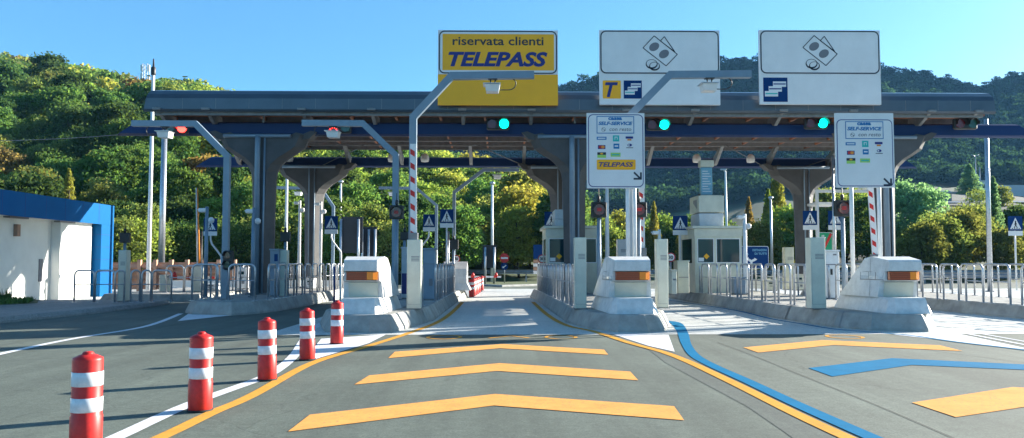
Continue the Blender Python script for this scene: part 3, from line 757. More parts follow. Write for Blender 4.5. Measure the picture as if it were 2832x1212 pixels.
# thin leaning arm, white one side and orange the other
x, Y = X(549, 34, 640), 34; t = thing('raised_barrier', 'thin raised arm, white on one side and orange on the other', 'barrier arm', (x, Y, .3))
g = MB(); g.tube([(x, Y, Z(735, Y)), (X(543, Y, 521), Y, Z(521, Y))], .05, 8, r2=.03); part(t, 'arm', g, 'white', True)
g = MB(); g.tube([(x+.06, Y, Z(735, Y)), (X(543, Y, 521)+.045, Y, Z(521, Y))], .05, 8, r2=.02); part(t, 'orange_edge', g, 'orangep', True)
g = MB(); g.box(x-.18, x+.22, Y-.15, Y+.15, .3, Z(733, Y), .02); part(t, 'cabinet', g, 'cream', True)

# lowered barrier arms with red lamps
def low_arm(px0, px1, py, Y, label, lamps, z0):
    xa, xb = X(px0, Y, py), X(px1, Y, py); z = Z(py, Y, px0)
    t = thing('lowered_barrier', label, 'barrier', (xa, Y, z0), group='lowered barriers')
    g = MB(); g.box(xa, xb, Y, Y+.05, z-.05, z+.05); a = part(t, 'arm', g, 'white', True)
    g = MB(); n = max(3, int(abs(xb-xa)/.5))
    for k in range(n):
        c = xa + (xb-xa)*(k+.5)/n; g.box(c-.1, c+.1, Y-.005, Y, z-.048, z+.048)
    part(a, 'red_stripe', g, 'red', True)
    for l in lamps:
        x = X(l, Y, py); g = MB(); g.lathe([(.10, z+.05), (.09, z+.12), (.05, z+.22), (0, z+.25)], 12, (x, Y+.02)); part(t, 'warning_lamp', g, 'red', True)
    g = MB(); g.box(xa-.32, xa+.02, Y-.15, Y+.2, z0, z+.12, .02); part(t, 'cabinet', g, 'cream', True)
low_arm(1291, 1386, 766, 46, 'lowered red and white barrier with two red lamps beyond the middle lane', (1308, 1372), 0)
low_arm(466, 605, 768, 34.6, 'lowered barrier with red lamps left of the left island', (482, 566), .3)

# ------------------------------------------------------------------ overhead camera arms
def cam_arm(pts, Y, label, cl, dev, w=.105, z0=IH, dx=1):
    P3 = []
    for a, b in pts: v = P(a, b, Y); P3.append((v.x, Y, v.z))
    base = (P3[0][0], Y, z0); t = thing('bent_pole', label, 'camera pole', base, group='bent camera poles over the lanes')
    g = MB(); g.tube([base] + P3, w*1.25, 4, smooth=False, ang=math.pi/4); part(t, 'pole', g, 'gantry', True)
    g = MB(); g.box(base[0]-.2, base[0]+.2, Y-.2, Y+.2, z0, z0+.025); part(t, 'base_plate', g, 'steel', True)
    x, z = P(*dev, Y).x, P3[-1][2]
    c = thing('lane_camera', 'boxy lane camera hanging from the ' + cl, 'camera', (x, Y, z-.1), group='cameras hanging from the bent poles')
    g = MB(); r = []
    for s in (-.07, .07): g.tube([(x+s, Y, z-.09), (x+s*.6, Y-.02, z-.30)], .018, 6)
    g.box(x-.12, x+.12, Y-.08, Y+.08, z-.125, z-.105); part(c, 'bracket', g, 'black', True)
    g = MB(); g.loft([[(x-.17, Y-.12, z-.46+.02), (x+.15, Y-.12, z-.46), (x+.15, Y+.25, z-.44), (x-.17, Y+.25, z-.44)], [(x-.20, Y-.16, z-.27), (x+.18, Y-.16, z-.27), (x+.18, Y+.25, z-.25), (x-.20, Y+.25, z-.25)]]); b = part(c, 'camera_box', g, 'white', True)
    g = MB(); g.box(x-.25, x+.2, Y-.2, Y+.28, z-.262, z-.245); part(b, 'hood', g, 'galv', True)
    pts = [(x+dx*.18, Y+.05, z-.38)] + [(x+dx*(.40+.2*math.sin(a)), Y+.05, z-.22-.16*math.cos(a)) for a in [i*math.pi/8 for i in range(9)]] + [(x+dx*.05, Y+.05, z-.07)]
    g = MB(); g.tube(smooth(pts, 3), .013, 6); part(c, 'cable', g, 'black', True)
cam_arm([(1143, 325), (1249, 211), (1477, 208)], 20.9, 'bent grey pole left of the middle lane, arm reaching across the amber sign', 'pole that crosses the amber sign', (1363, 230))
cam_arm([(1744, 318), (1852, 208), (2076, 206)], 20.9, 'bent grey pole right of the middle lane, arm reaching across the white sign', 'pole that crosses the white letter sign', (1962, 230))
cam_arm([(629, 432), (541, 343), (366, 342)], 25.6, 'bent grey pole on the left island, arm reaching left', 'pole on the left island', (456, 360), dx=-1)
cam_arm([(1095, 430), (1004, 342), (836, 341)], 25.2, 'bent grey pole behind the left bumper, arm reaching left', 'pole behind the left bumper', (922, 360), dx=-1)
cam_arm([(1207, 568), (1152, 521), (1048, 520)], 46, 'distant bent pole with its arm reaching left, left of the middle lane exit', 'distant pole left of the middle lane exit', (1085, 530), .09, 0, -1)
cam_arm([(1256, 532), (1338, 470), (1436, 470)], 40, 'distant bent pole with its arm reaching right over the middle lane exit', 'distant pole over the middle lane exit', (1376, 480), .09, 0)
cam_arm([(922, 572), (888, 522), (755, 519)], 46, 'distant bent pole with its arm reaching left, behind the left rear column', 'distant pole behind the left rear column', (825, 530), .09, 0, -1)

# ------------------------------------------------------------------ payment signs
def pay_sign(px0, px1, py0, py1, dtop, label, strip, posts):
    Y = 20.4; x0, x1, z0, z1 = R(px0, py0, px1, py1, Y); S = (x1-x0)/1.45
    t = thing('payment_sign', label, 'sign', ((x0+x1)/2, Y, IH), group='white payment signs on posts')
    g = MB(); g.box(x0, x1, Y, Y+.05, z0, z1); b = part(t, 'board', g, 'panel', True)
    zt = z1 - dtop
    g = MB(); g.rrect(x0+.035, x1-.035, z0+.03, zt-.035, .12, Y-.004, Y); part(b, 'border', g, 'navy', True)
    g = MB(); g.rrect(x0+.055, x1-.055, z0+.05, zt-.055, .105, Y-.008, Y-.004); part(b, 'field', g, 'panel', True)
    w = x1-x0; zz = zt
    def bx(u0, u1, v0, v1): return (x0+u0*w, x0+u1*w, zz - v1*1.82*S, zz - v0*1.82*S)
    y = Y-.012
    g = MB(); a, b2, c, d = bx(.17, .82, .045, .285); g.box(a, b2, y, Y-.008, c, d); q = part(b, 'heading_frame', g, 'lblue', True)
    g = MB(); g.box(a+.02, b2-.02, y-.003, y, c+.02, d-.02); part(q, 'heading_field', g, 'panel', True)
    g = MB(); g.text('cassa', *bx(.37, .61, .06, .10), y-.007, bold=.05); part(q, 'lettering', g, 'lblue', True)
    g = MB(); g.text('SELF-SERVICE', *bx(.20, .79, .12, .17), y-.007, bold=.045, shear=.2); part(q, 'lettering', g, 'lblue', True)
    g = MB(); g.text('con resto', *bx(.39, .77, .208, .25), y-.007, bold=.008, shear=.15); part(q, 'lettering', g, 'greyp', True)
    cc = bx(.24, .34, .20, .26); n = 20; cx, cz = (cc[0]+cc[1])/2, (cc[2]+cc[3])/2
    g = MB(); g.ring([(cx+.055*math.cos(6.2832*i/n), cz+.055*math.sin(6.2832*i/n)) for i in range(n)], [(cx+.047*math.cos(6.2832*i/n), cz+.047*math.sin(6.2832*i/n)) for i in range(n)], y-.007, y-.003)
    g.disc((cx-.02, cz+.015), .016, y-.007, y-.003, 12); g.disc((cx+.02, cz-.015), .018, y-.007, y-.003, 12); part(q, 'coin_symbol', g, 'greyp', True)
    # payment card patches
    def patch(u, v, bits):
        c = None
        for (du0, du1, dv0, dv1, m, k) in bits:
            g = MB(); A = bx(u+du0, u+du1, v+dv0, v+dv1)
            yy = Y-.008-.004*(k+1)
            if m.startswith('o:'): g.ell(((A[0]+A[1])/2, (A[2]+A[3])/2), (A[1]-A[0])/2, (A[3]-A[2])/2, yy, Y-.008); m = m[2:]
            else: g.box(A[0], A[1], yy, Y-.008, A[2], A[3])
            o = part(b if c is None else c, 'card_patch' if c is None else 'patch_mark', g, m, True)
            if c is None: c = o
    patch(.17, .33, [(0, .17, 0, .042, 'lblue', 0), (.02, .15, .014, .028, 'panel', 1)])
    patch(.45, .31, [(0, .11, 0, .085, 'teal', 0), (.03, .08, .02, .06, 'panel', 1), (.04, .07, .03, .07, 'teal', 2)])
    patch(.67, .325, [(0, .13, 0, .03, 'navy', 0)]); patch(.70, .36, [(0, .07, 0, .022, 'orangep', 0)])
    patch(.19, .445, [(0, .13, 0, .055, 'navy', 0), (.012, .075, .006, .049, 'o:redp', 1), (.055, .118, .006, .049, 'o:orangep', 2)])
    patch(.46, .425, [(0, .10, 0, .07, 'lblue', 0), (.02, .08, .025, .042, 'panel', 1)])
    patch(.70, .425, [(0, .08, 0, .038, 'o:navy', 0), (.012, .04, .008, .03, 'o:panel', 1)]); patch(.68, .475, [(0, .12, 0, .012, 'greyp', 0)])
    patch(.18, .545, [(0, .15, 0, .035, 'blackp', 0), (.05, .10, .008, .03, 'o:signy', 1), (0, .15, .036, .075, 'lime', 0)])
    patch(.41, .55, [(0, .17, 0, .055, 'lime', 0), (.02, .15, .02, .036, 'teal', 1)])
    if strip:
        g = MB(); A = bx(.17, .84, .645, .785); g.rrect(*A, .03, Y-.012, Y-.008); q = part(b, 'amber_strip', g, 'signy', True)
        g = MB(); g.text('TELEPASS', *bx(.205, .80, .682, .745), Y-.017, bold=.02, shear=.25); part(q, 'lettering', g, 'navy', True)
    g = MB(); A = bx(.81, .93, .82, .915); g.line2((A[0], A[3]), (A[1]-.01, A[2]+.01), .045, Y-.012, Y-.008); g.line2((A[1], A[3]), (A[1], A[2]-.0), .045, Y-.013, Y-.008); g.line2((A[0]-.01, A[2]+.01), (A[1]+.02, A[2]+.01), .045, Y-.014, Y-.008)
    part(b, 'arrow', g, 'blackp', True)
    for px in posts:
        xx = X(px, Y, 650); g = MB(); g.tube([(xx, Y+.09, IH), (xx, Y+.09, z1-.1)], .052, 12); part(t, 'post', g, 'white', True)
    g = MB()
    for zz2 in (z0+.25, z1-.3): g.box(x0+.1, x1-.1, Y+.05, Y+.09, zz2-.03, zz2+.03)
    part(t, 'rail', g, 'steel', True)
pay_sign(1623, 1783, 313, 521, .0, 'white payment sign with amber strip above the arrow, on posts by the middle lane', True, (1738, 1757))
pay_sign(2311, 2473, 313, 519, .13, 'white payment sign without amber strip, in front of the right column', False, (2361, 2438))

# ------------------------------------------------------------------ square red lamp signals, black
def red_signal(px, py, Y, label, ant=True, zb=IH, size=.40, back=False):
    x = X(px, Y, py); z = Z(py, Y, px); s = size/2
    t = thing('lane_light', label, 'signal light', (x, Y, zb), group='black square signal lights')
    g = MB(); g.box(x-s, x+s, Y, Y+.16, z-s, z+s, .02); h = part(t, 'housing', g, 'black', True)
    if not back:
        g = MB(); g.disc((x, z), s*.72, Y-.03, Y-.001); part(h, 'lens', g, 'lens', True)
        g = MB(); n = 14; r = s*.8
        for k in range(n):
            a0, a1 = [math.radians(-5 + 190*q/n) for q in (k, k+1)]
            g.add([(x+r*math.cos(a0), Y-.16, z+r*math.sin(a0)), (x+r*math.cos(a1), Y-.16, z+r*math.sin(a1)), (x+r*math.cos(a1), Y, z+r*math.sin(a1)), (x+r*math.cos(a0), Y, z+r*math.sin(a0))], [(0, 1, 2, 3)])
        part(h, 'visor', g, 'black', True)
        g = MB()
        for q in (-.3, 0, .3): g.box(x-s*.3, x+s*.3, Y-.034, Y-.031, z+q*s*.5-.012, z+q*s*.5+.012)
        part(h, 'lens_bar', g, 'redp', True)
    if ant:
        g = MB(); g.lathe([(.03, z+s), (.045, z+s+.06), (.04, z+s+.14), (.012, z+s+.16), (.010, z+s+.34), (0, z+s+.35)], 10, (x, Y+.08)); part(t, 'aerial', g, 'black', True)
    g = MB(); g.tube([(x, Y+.08, zb), (x, Y+.08, z-s)], .05, 12); part(t, 'pole', g, 'gantry', True)
red_signal(1096, 587, 23.2, 'black square signal with dark red lens on the pole behind the left bumper')
red_signal(1657, 580, 20.9, 'left of the two black square signals under the payment sign with amber strip')
red_signal(1768, 580, 20.9, 'right of the two black square signals under the payment sign with amber strip')
red_signal(2333, 576, 20.9, 'black signal with round hooded lens under the rightmost payment sign', size=.42)
red_signal(1118, 653, 27, 'small black signal seen from behind, left of the cream post', size=.27, back=True)
red_signal(1254, 676, 34, 'black signal seen from behind at the end of the left lane rail', size=.42, back=True)
red_signal(788, 655, 28.6, 'small black signal above the shaded cream post of the left island', size=.34, back=True)
red_signal(343, 658, 29.4, 'dark signal above the grey post by the blue end of the building', size=.36, back=True, zb=.16)
# three lamp traffic light on the left island
Y = 25.2; x = X(629, Y, 720); z = Z(720, Y)
t = thing('traffic_light', 'black upright traffic light with unlit lamps on the left island', 'traffic light', (x, Y, IH))
g = MB(); g.box(x-.15, x+.15, Y, Y+.2, z-.30, z+.30, .04); h = part(t, 'housing', g, 'black', True)
for dz, m in ((.15, 'lens'), (-.13, 'glens')):
    g = MB(); g.disc((x, z+dz), .1, Y-.02, Y-.001); l = part(h, 'lens', g, m, True)
    g = MB(); n = 12
    for k in range(n):
        a0, a1 = [math.radians(-10 + 200*q/n) for q in (k, k+1)]; r = .115
        g.add([(x+r*math.cos(a0), Y-.16, z+dz+r*math.sin(a0)), (x+r*math.cos(a1), Y-.16, z+dz+r*math.sin(a1)), (x+r*math.cos(a1), Y, z+dz+r*math.sin(a1)), (x+r*math.cos(a0), Y, z+dz+r*math.sin(a0))], [(0, 1, 2, 3)])
    part(l, 'visor', g, 'black', True)
g = MB(); g.tube([(x, Y+.1, IH), (x, Y+.1, z-.3)], .045, 10); part(t, 'pole', g, 'gantry', True)

# ------------------------------------------------------------------ pedestrian crossing signs
def cross_sign(px0, px1, py0, py1, Y, label, zb=0, side=0):
    x0, x1, z0, z1 = R(px0, py0, px1, py1, Y); xm = (x0+x1)/2; w = x1-x0; zs = z0 + (z1-z0)*.24
    t = thing('crossing_sign', label, 'road sign', (xm, Y, zb), group='blue pedestrian crossing signs')
    g = MB(); g.box(x0, x1, Y, Y+.03, zs+.01, z1); b = part(t, 'board', g, 'bsign', True)
    zc = (zs+z1)/2; h = (z1-zs)
    g = MB(); g.prism_y([(xm-w*.40, zs+h*.12), (xm+w*.40, zs+h*.12), (xm, zs+h*.90)], Y-.006, Y); tr = part(b, 'triangle', g, 'panel', True)
    g = MB(); y0, y1 = Y-.012, Y-.006; u = h
    g.disc((xm+.0*u, zs+.64*u), .05*u, y0, y1, 10); g.line2((xm, zs+.60*u), (xm+.01*u, zs+.40*u), .085*u, y0, y1)
    g.line2((xm+.01*u, zs+.42*u), (xm-.10*u, zs+.2*u), .05*u, y0, y1-.001); g.line2((xm, zs+.42*u), (xm+.11*u, zs+.2*u), .05*u, y0, y1-.002)
    g.line2((xm, zs+.56*u), (xm-.08*u, zs+.42*u), .035*u, y0, y1-.003); g.line2((xm, zs+.56*u), (xm+.09*u, zs+.45*u), .035*u, y0, y1-.004)
    part(tr, 'walking_figure', g, 'blackp', True)
    g = MB()
    for k in range(4): q = xm-.27*w+k*.16*w; g.prism_y([(q, zs+.14*u), (q+.08*w, zs+.14*u), (q+.08*w, zs+.19*u), (q, zs+.19*u)], y0, y1)
    part(tr, 'stripe', g, 'blackp', True)
    g = MB(); g.box(x0, x1, Y, Y+.03, z0, zs); b2 = part(t, 'name_plate', g, 'panel', True)
    if side:
        pp = [(xm, Y+.06, zs+.1), (xm, Y+.06, z0-.15), (xm+.05*side, Y+.06, z0-.3), (xm+side*.4, Y+.06, z0-.75), (xm+side*.42, Y+.06, zb)]
        g = MB(); g.tube(pp, .035, 8)
    else:
        g = MB(); g.tube([(xm, Y+.06, zb), (xm, Y+.06, z1-.05)], .035, 8)
    part(t, 'post', g, 'white', True)
cross_sign(563, 600, 604, 652, 30, 'blue pedestrian sign on a bent white post on the left island', IH, 1)
cross_sign(898, 934, 598, 647, 34, 'blue pedestrian sign in front of the white pole, left of the left bumper', IH, 1)
cross_sign(1170, 1203, 593, 640, 34, 'blue pedestrian sign on the left of the close pair before the middle lane', IH, -1)
cross_sign(1217, 1254, 579, 630, 33, 'blue pedestrian sign on the right of the close pair before the middle lane', IH)
cross_sign(1506, 1543, 586, 640, 33.8, 'blue pedestrian sign half hidden by the roof unit of the left booth', IH)
cross_sign(1861, 1902, 597, 650, 31.6, 'blue pedestrian sign by the roof edge of the right booth', IH)
cross_sign(2221, 2260, 583, 636, 33, 'blue pedestrian sign directly above the right cream post', IH)
cross_sign(2291, 2330, 583, 636, 33.5, 'blue pedestrian sign partly behind the round hooded signal', IH)
cross_sign(2789, 2828, 598, 652, 33, 'blue pedestrian sign alone at the right edge of the photo', IH)
# ------------------------------------------------------------------ booths
def booth(x0, x1, y0, y1, px_ac, label, totem=False):
    zb, zt = IH, Z(628, y0, 1900)
    t = thing('toll_booth', label, 'toll booth', ((x0+x1)/2, (y0+y1)/2, zb), group='beige toll booths')
    w = x1-x0; xs = [x0+.06, x0+w*.41, x0+w*.45, x1-.06]; z1, z2 = zb+1.12, zb+2.05
    g = MB()                                            # front wall around two windows
    g.box(x0, x1, y0, y0+.08, zb, z1); g.box(x0, x1, y0, y0+.08, z2, zt-.06)
    for a, b in ((x0, xs[0]+.03), (xs[1], xs[2]), (xs[3]-.0, x1)): g.box(a, b, y0+.001, y0+.08, z1, z2)
    # rest of the shell, windows cut in both sides too
    for a, b in ((x0, x0+.08), (x1-.08, x1)):
        g.box(a, b, y0+.08, y1, zb, z1); g.box(a, b, y0+.08, y1, z2, zt-.06); g.box(a, b, y0+.08, y0+.5, z1, z2); g.box(a, b, y1-.6, y1, z1, z2)
    g.box(x0+.08, x1-.08, y1-.08, y1, zb, zt-.06)
    part(t, 'wall', g, 'booth', True)
    g = MB(); g.box(x0-.10, x1+.08, y0-.12, y1+.05, zt-.058, zt+.04); g.box(x0-.02, x1+.02, y0-.03, y0-.001, zt-.34, zt-.07); part(t, 'roof', g, 'cream', True)
    for a, b in ((xs[0]+.03, xs[1]), (xs[2], xs[3])):
        g = MB(); g.box(a+.03, b-.03, y0+.03, y0+.045, z1+.03, z2-.03); p = part(t, 'window', g, 'glass', True)
        f = MB()
        for q in ((a, a+.03, z1, z2), (b-.03, b, z1, z2), (a+.03, b-.03, z1, z1+.03), (a+.03, b-.03, z2-.03, z2)): f.box(q[0], q[1], y0+.005, y0+.06, q[2], q[3])
        part(p, 'frame', f, 'white', True)
        if a < xs[1]:
            c = (a*.45+b*.55, z1+.25); f = MB(); f.prism_y([(c[0]-.11, c[1]), (c[0], c[1]-.11), (c[0]+.11, c[1]), (c[0], c[1]+.11)], y0+.02, y0+.029); part(p, 'yellow_sticker', f, 'signy', True)
            f = MB(); f.box(a+.05, a+.25, y0+.02, y0+.029, z1+.06, z1+.2); part(p, 'notice', f, 'panel', True)
    for xx in (x0+.02, x1-.04):
        g = MB(); g.box(xx, xx+.02, y0+.5, y1-.6, z1, z2); part(t, 'side_window', g, 'glass', True)
    a, b, c, d = px_ac
    ax0, ax1 = X(a, y0+.3, 600), X(b, y0+.3, 600); az = Z(c, y0+.3, 1950)
    u = thing('roof_unit', 'pale cooling unit on the roof of the ' + ('right' if totem else 'left') + ' toll booth', 'roof unit', ((ax0+ax1)/2, y0+1, zt+.04))
    zm = zt+.04 + (az-zt-.04)*.42
    g = MB(); g.box(ax0, ax1, y0+.3, y0+1.7, zt+.045, zm, .02); part(u, 'lower_box', g, 'acbox', True)
    if totem:
        g = MB(); g.box(ax0-.02, ax1+.02, y0+.28, y0+1.75, zm+.03, az, .015); q = part(u, 'upper_box', g, 'cream', True)
        g = MB()
        for k in range(5): g.box(ax0-.026, ax0-.02, y0+.6+k*.12, y0+.66+k*.12, zm+.2+.05*k, az-.15)
        part(q, 'grille', g, 'greyp', True)
        for xx in (ax0, ax1):
            g = MB(); g.box(xx-.04, xx+.04, y0+.25, y0+.33, az-.02, az+.05); part(q, 'corner_lug', g, 'black', True)
    else:
        g = MB(); g.box(ax0, ax1, y0+.3, y0+1.7, zm+.002, az, .02); part(u, 'upper_box', g, 'acbox', True)
x0, x1 = 7.38, X(2052, 30.6, 700)
booth(x0, x1, 30.6, 33.4, (1934, 2001, 540, 628), 'beige toll booth with tall roof unit behind the right hoops', True)
booth(1.78, X(1655, 30.6, 700), 30.6, 33.4, (1534, 1574, 580, 628), 'beige toll booth half hidden by the concrete column in the middle')
# narrow panel above the right booth
Y = 31.4; a, b = X(1939, Y, 500), X(1970, Y, 500)
t = thing('display_panel', 'tall narrow pale blue panel standing above the roof unit of the right booth', 'panel', ((a+b)/2, Y, Z(538, Y)))
g = MB(); g.box(a, b, Y, Y+.25, Z(538, Y)+.0, Z(462, Y), .01); q = part(t, 'panel', g, 'screen', True)
g = MB()
for k in range(9): g.box(a+.05, b-.05-(k % 3)*.06, Y-.004, Y, Z(530-k*7, Y), Z(530-k*7, Y)+.03)
part(q, 'blurred_line', g, 'panel', True)
g = MB(); g.box(a-.04, b+.06, Y-.06, Y+.3, Z(461, Y), Z(442, Y), .02); part(t, 'cap', g, 'cream', True)

# ------------------------------------------------------------------ machine cabinets
def cabinet(px0, px1, pyt, Y, label, m, zb=IH, bits=(), dep=.7):
    x0, x1 = X(px0, Y, 750), X(px1, Y, 750); zt = Z(pyt, Y, px0); w = x1-x0; h = zt-zb
    t = thing('machine_cabinet', label, 'cabinet', ((x0+x1)/2, Y, zb))
    g = MB(); g.box(x0, x1, Y, Y+dep, zb+.04, zt-.03, .015); b = part(t, 'body', g, m, True)
    g = MB(); g.box(x0-.02, x1+.02, Y-.03, Y+dep+.02, zt-.028, zt+.02); part(t, 'top', g, m, True)
    g = MB(); g.box(x0+.02, x1-.02, Y+.02, Y+dep-.02, zb, zb+.038); part(t, 'plinth', g, 'steel', True)
    for (u0, u1, v0, v1, mm, nm) in bits:
        g = MB(); g.box(x0+u0*w, x0+u1*w, Y-.008, Y, zb+v0*h, zb+v1*h); part(b, nm, g, mm, True)
    return t
std = ((.06, .94, .60, .62, 'greyp', 'seam'), (.2, .8, .68, .82, 'glass', 'screen'), (.25, .6, .45, .5, 'black', 'slot'), (.55, .85, .25, .38, 'steel', 'hatch'))
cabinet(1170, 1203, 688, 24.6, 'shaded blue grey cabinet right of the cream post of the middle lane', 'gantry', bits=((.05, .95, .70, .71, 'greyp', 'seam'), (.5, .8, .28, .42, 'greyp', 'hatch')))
cabinet(1110, 1127, 685, 25.5, 'narrow cabinet with pale top between the left bumper pole and cream post', 'acbox', bits=((.1, .9, .1, .5, 'navy', 'panel'),))
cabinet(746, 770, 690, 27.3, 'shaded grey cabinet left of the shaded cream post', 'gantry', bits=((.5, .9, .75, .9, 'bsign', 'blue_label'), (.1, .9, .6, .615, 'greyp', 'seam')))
cabinet(2283, 2322, 693, 25.2, 'white machine cabinet between the right cream post and the hooded signal', 'white', bits=((.05, .95, .70, .72, 'greyp', 'seam'), (.55, .8, .9, .93, 'greyp', 'label_plate'), (.35, .5, .5, .62, 'black', 'lock')))
cabinet(1874, 1906, 722, 29.3, 'pale low cabinet under the left side of the right booth', 'booth', bits=((.1, .9, .5, .52, 'greyp', 'seam'),))
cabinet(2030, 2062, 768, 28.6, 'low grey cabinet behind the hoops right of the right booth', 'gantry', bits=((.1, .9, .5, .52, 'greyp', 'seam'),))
cabinet(1832, 1850, 706, 29, 'narrow pale cabinet left of the speed limit sign', 'booth', bits=((.2, .8, .6, .66, 'greyp', 'seam'),))
cabinet(1858, 1872, 748, 28.4, 'low cream cabinet right of the speed limit sign', 'cream', bits=((.2, .8, .6, .66, 'greyp', 'seam'),))
for i, (a, b, c, Y, lab) in enumerate(((555, 600, 786, 33.6, 'sunlit white machine low behind the first hoop of the left island'), (655, 680, 740, 35, 'sunlit white machine left of the left column'),
        (845, 868, 772, 35.5, 'sunlit pale machine behind the left rear column foot'), (2200, 2222, 760, 33, 'grey machine behind the hoops with a dark window'), (2120, 2150, 776, 32.5, 'small pale machine with dark square behind the hoops'))):
    cabinet(a, b, c, Y, lab, 'white' if i < 3 else 'cream', bits=std, dep=.5)
# exit side bumper at the end of the left lane island
Y = 33.6; x0, x1 = -2.3, -1.32
t = thing('exit_bumper', 'sunlit white exit bumper at the far end of the left kerb of the middle lane', 'crash bumper', (-1.8, Y, IH))
g = MB(); g.prism_x([(Y, IH+.3), (Y, 1.25), (Y+.6, 1.55), (Y+1.2, 1.3), (Y+1.5, IH+.3)], x0, x1); part(t, 'shell', g, 'cover', True)
g = MB(); g.loft([[(x0-.2, Y-.1, IH), (x1+.15, Y-.1, IH), (x1+.15, Y+1.7, IH), (x0-.2, Y+1.7, IH)], [(x0, Y, IH+.3), (x1, Y, IH+.3), (x1, Y+1.5, IH+.3), (x0, Y+1.5, IH+.3)]]); part(t, 'base_skirt', g, 'cover', True)
g = MB(); g.add([(x1+.004, Y+.3, 1.0), (x1+.004, Y+1.0, 1.0), (x1+.004, Y+1.0, 1.2), (x1+.004, Y+.3, 1.2)], [(0, 1, 2, 3)]); part(t, 'side_lens', g, 'clear', True)

# ------------------------------------------------------------------ poles, lamps, small posts
def pole(name, px, py0, py1, Y, r, label, cat, m='white', zb=0, head=None, px1=None, group=None):
    x = X(px, Y, py1); z0 = zb; z1 = Z(py0, Y, px); xt = X(px1, Y, py0) if px1 else x
    t = thing(name, label, cat, (x, Y, zb), group=group)
    g = MB(); g.tube([(x, Y, z0), (xt, Y, z1)], r, 12, r2=r*.75); part(t, 'mast', g, m, True)
    g = MB(); g.lathe([(r*1.9, zb), (r*1.9, zb+.03), (r*1.2, zb+.05)], 12, (x, Y)); part(t, 'base', g, 'steel', True)
    if head == 'double':
        for s in (-1, 1):
            g = MB(); g.tube([(xt, Y, z1-.05), (xt+s*.9, Y, z1+.3)], .05, 6); g.box(xt+s*.7-.35, xt+s*.7+.35, Y-.12, Y+.12, z1+.28, z1+.42, .03); part(t, 'lamp_head', g, 'steel', True)
    elif head == 'single':
        g = MB(); g.tube([(xt, Y, z1-.05), (xt-.15, Y, z1+.12)], r*.7, 6); g.box(xt-.45, xt+.1, Y-.12, Y+.12, z1+.10, z1+.22, .03); part(t, 'lamp_head', g, 'galv', True)
    elif head == 'cap':
        g = MB(); g.lathe([(r*.8, z1), (.16, z1+.05), (.2, z1+.16), (.1, z1+.24)], 12, (xt, Y)); part(t, 'lamp_head', g, 'galv', True)
    elif head == 'cam':
        g = MB(); g.box(xt-.25, xt-.02, Y-.1, Y+.12, z1-.18, z1-.05, .02); g.tube([(xt, Y, z1-.1), (xt-.3, Y, z1-.1)], .02, 6); part(t, 'camera', g, 'white', True)
        g = MB(); g.lathe([(.0, z1-.55), (.09, z1-.5), (.1, z1-.4), (.04, z1-.34)], 12, (xt+.14, Y)); part(t, 'dome_camera', g, 'white', True)
    elif head == 'mast':
        g = MB(); g.lathe([(r, z1), (.11, z1+.03), (.11, z1+.35), (.05, z1+.4), (.03, z1+.75), (0, z1+.8)], 12, (xt, Y)); part(t, 'lamp_head', g, 'black', True)
    return t
pole('lamp_mast', 409, 208, 812, 38, .1, 'tall pale mast rising above the left end of the canopy', 'lamp post', px1=424, head='mast')
pole('lamp_mast', 446, 372, 720, 52, .22, 'thick grey mast just right of the tall pale mast at left', 'lamp post', px1=455, m='galv')
pole('lamp_mast', 2737, 330, 745, 42, .13, 'tall grey mast at the right, passing behind the end of the blue beam', 'lamp post', px1=2727, m='galv')
pole('lamp_mast', 1361, 512, 790, 58, .11, 'slim pale mast with round cap beyond the middle lane', 'lamp post', head='cap')
pole('lamp_mast', 940, 508, 740, 60, .1, 'slim pale mast with small cap above the dark sign backs', 'lamp post', head='cap')
pole('lamp_mast', 2012, 474, 720, 75, .12, 'pale mast with short lamp arm right of the right booth roof unit', 'lamp post', px1=2006, head='single')
pole('lamp_mast', 2135, 552, 740, 62, .11, 'grey mast with round lamp head before the tall yellow trees', 'lamp post', px1=2131, m='galv', head='cap')
pole('lamp_mast', 789, 475, 800, 44, .09, 'pale mast with angled lamp between the left columns', 'lamp post', head='single')
pole('camera_mast', 826, 555, 800, 38, .08, 'pale mast with cameras left of the left rear column', 'camera pole', head='cam', zb=IH)
pole('camera_mast', 885, 558, 800, 36.5, .07, 'white mast with cameras right of the left rear column', 'camera pole', head='cam', zb=IH)
pole('camera_mast', 1825, 635, 805, 29, .07, 'pale mast with round dome camera left of the speed limit sign', 'camera pole', head='cam', zb=IH)
pole('camera_mast', 2062, 592, 800, 29, .085, 'white mast with cameras at the right corner of the right booth', 'camera pole', head='cam', zb=IH)
pole('camera_mast', 568, 572, 800, 26.4, .07, 'shaded mast with small camera left of the bent pole of the left island', 'camera pole', m='gantry', head='cam', zb=IH)
pole('camera_mast', 698, 575, 800, 27, .075, 'shaded mast with camera in front of the left column', 'camera pole', m='gantry', head='cam', zb=IH)
pole('support_pole', 1680, 400, 780, 30, .085, 'white pole under the left part of the payment sign with amber strip', 'pole', zb=IH)
pole('support_pole', 1661, 600, 800, 27, .05, 'grey pole left of the white pole behind the middle bumper', 'pole', m='galv', zb=IH)
pole('support_pole', 2310, 430, 800, 30, .06, 'slim pole rising behind the round hooded signal', 'pole', m='galv', zb=IH)
pole('support_pole', 556, 640, 735, 34.5, .05, 'dark slim post behind the lowered barrier at left', 'pole', m='black', zb=IH)
pole('support_pole', 1207, 690, 800, 40, .05, 'short pale post at the far end of the left kerb', 'pole', zb=IH)
pole('bracket_post', 1240, 640, 800, 33.4, .05, 'grey post under the right sign of the close pair', 'pole', m='galv', zb=IH)
for px, lab in ((850, 'left'), (2150, 'right')):
    pass
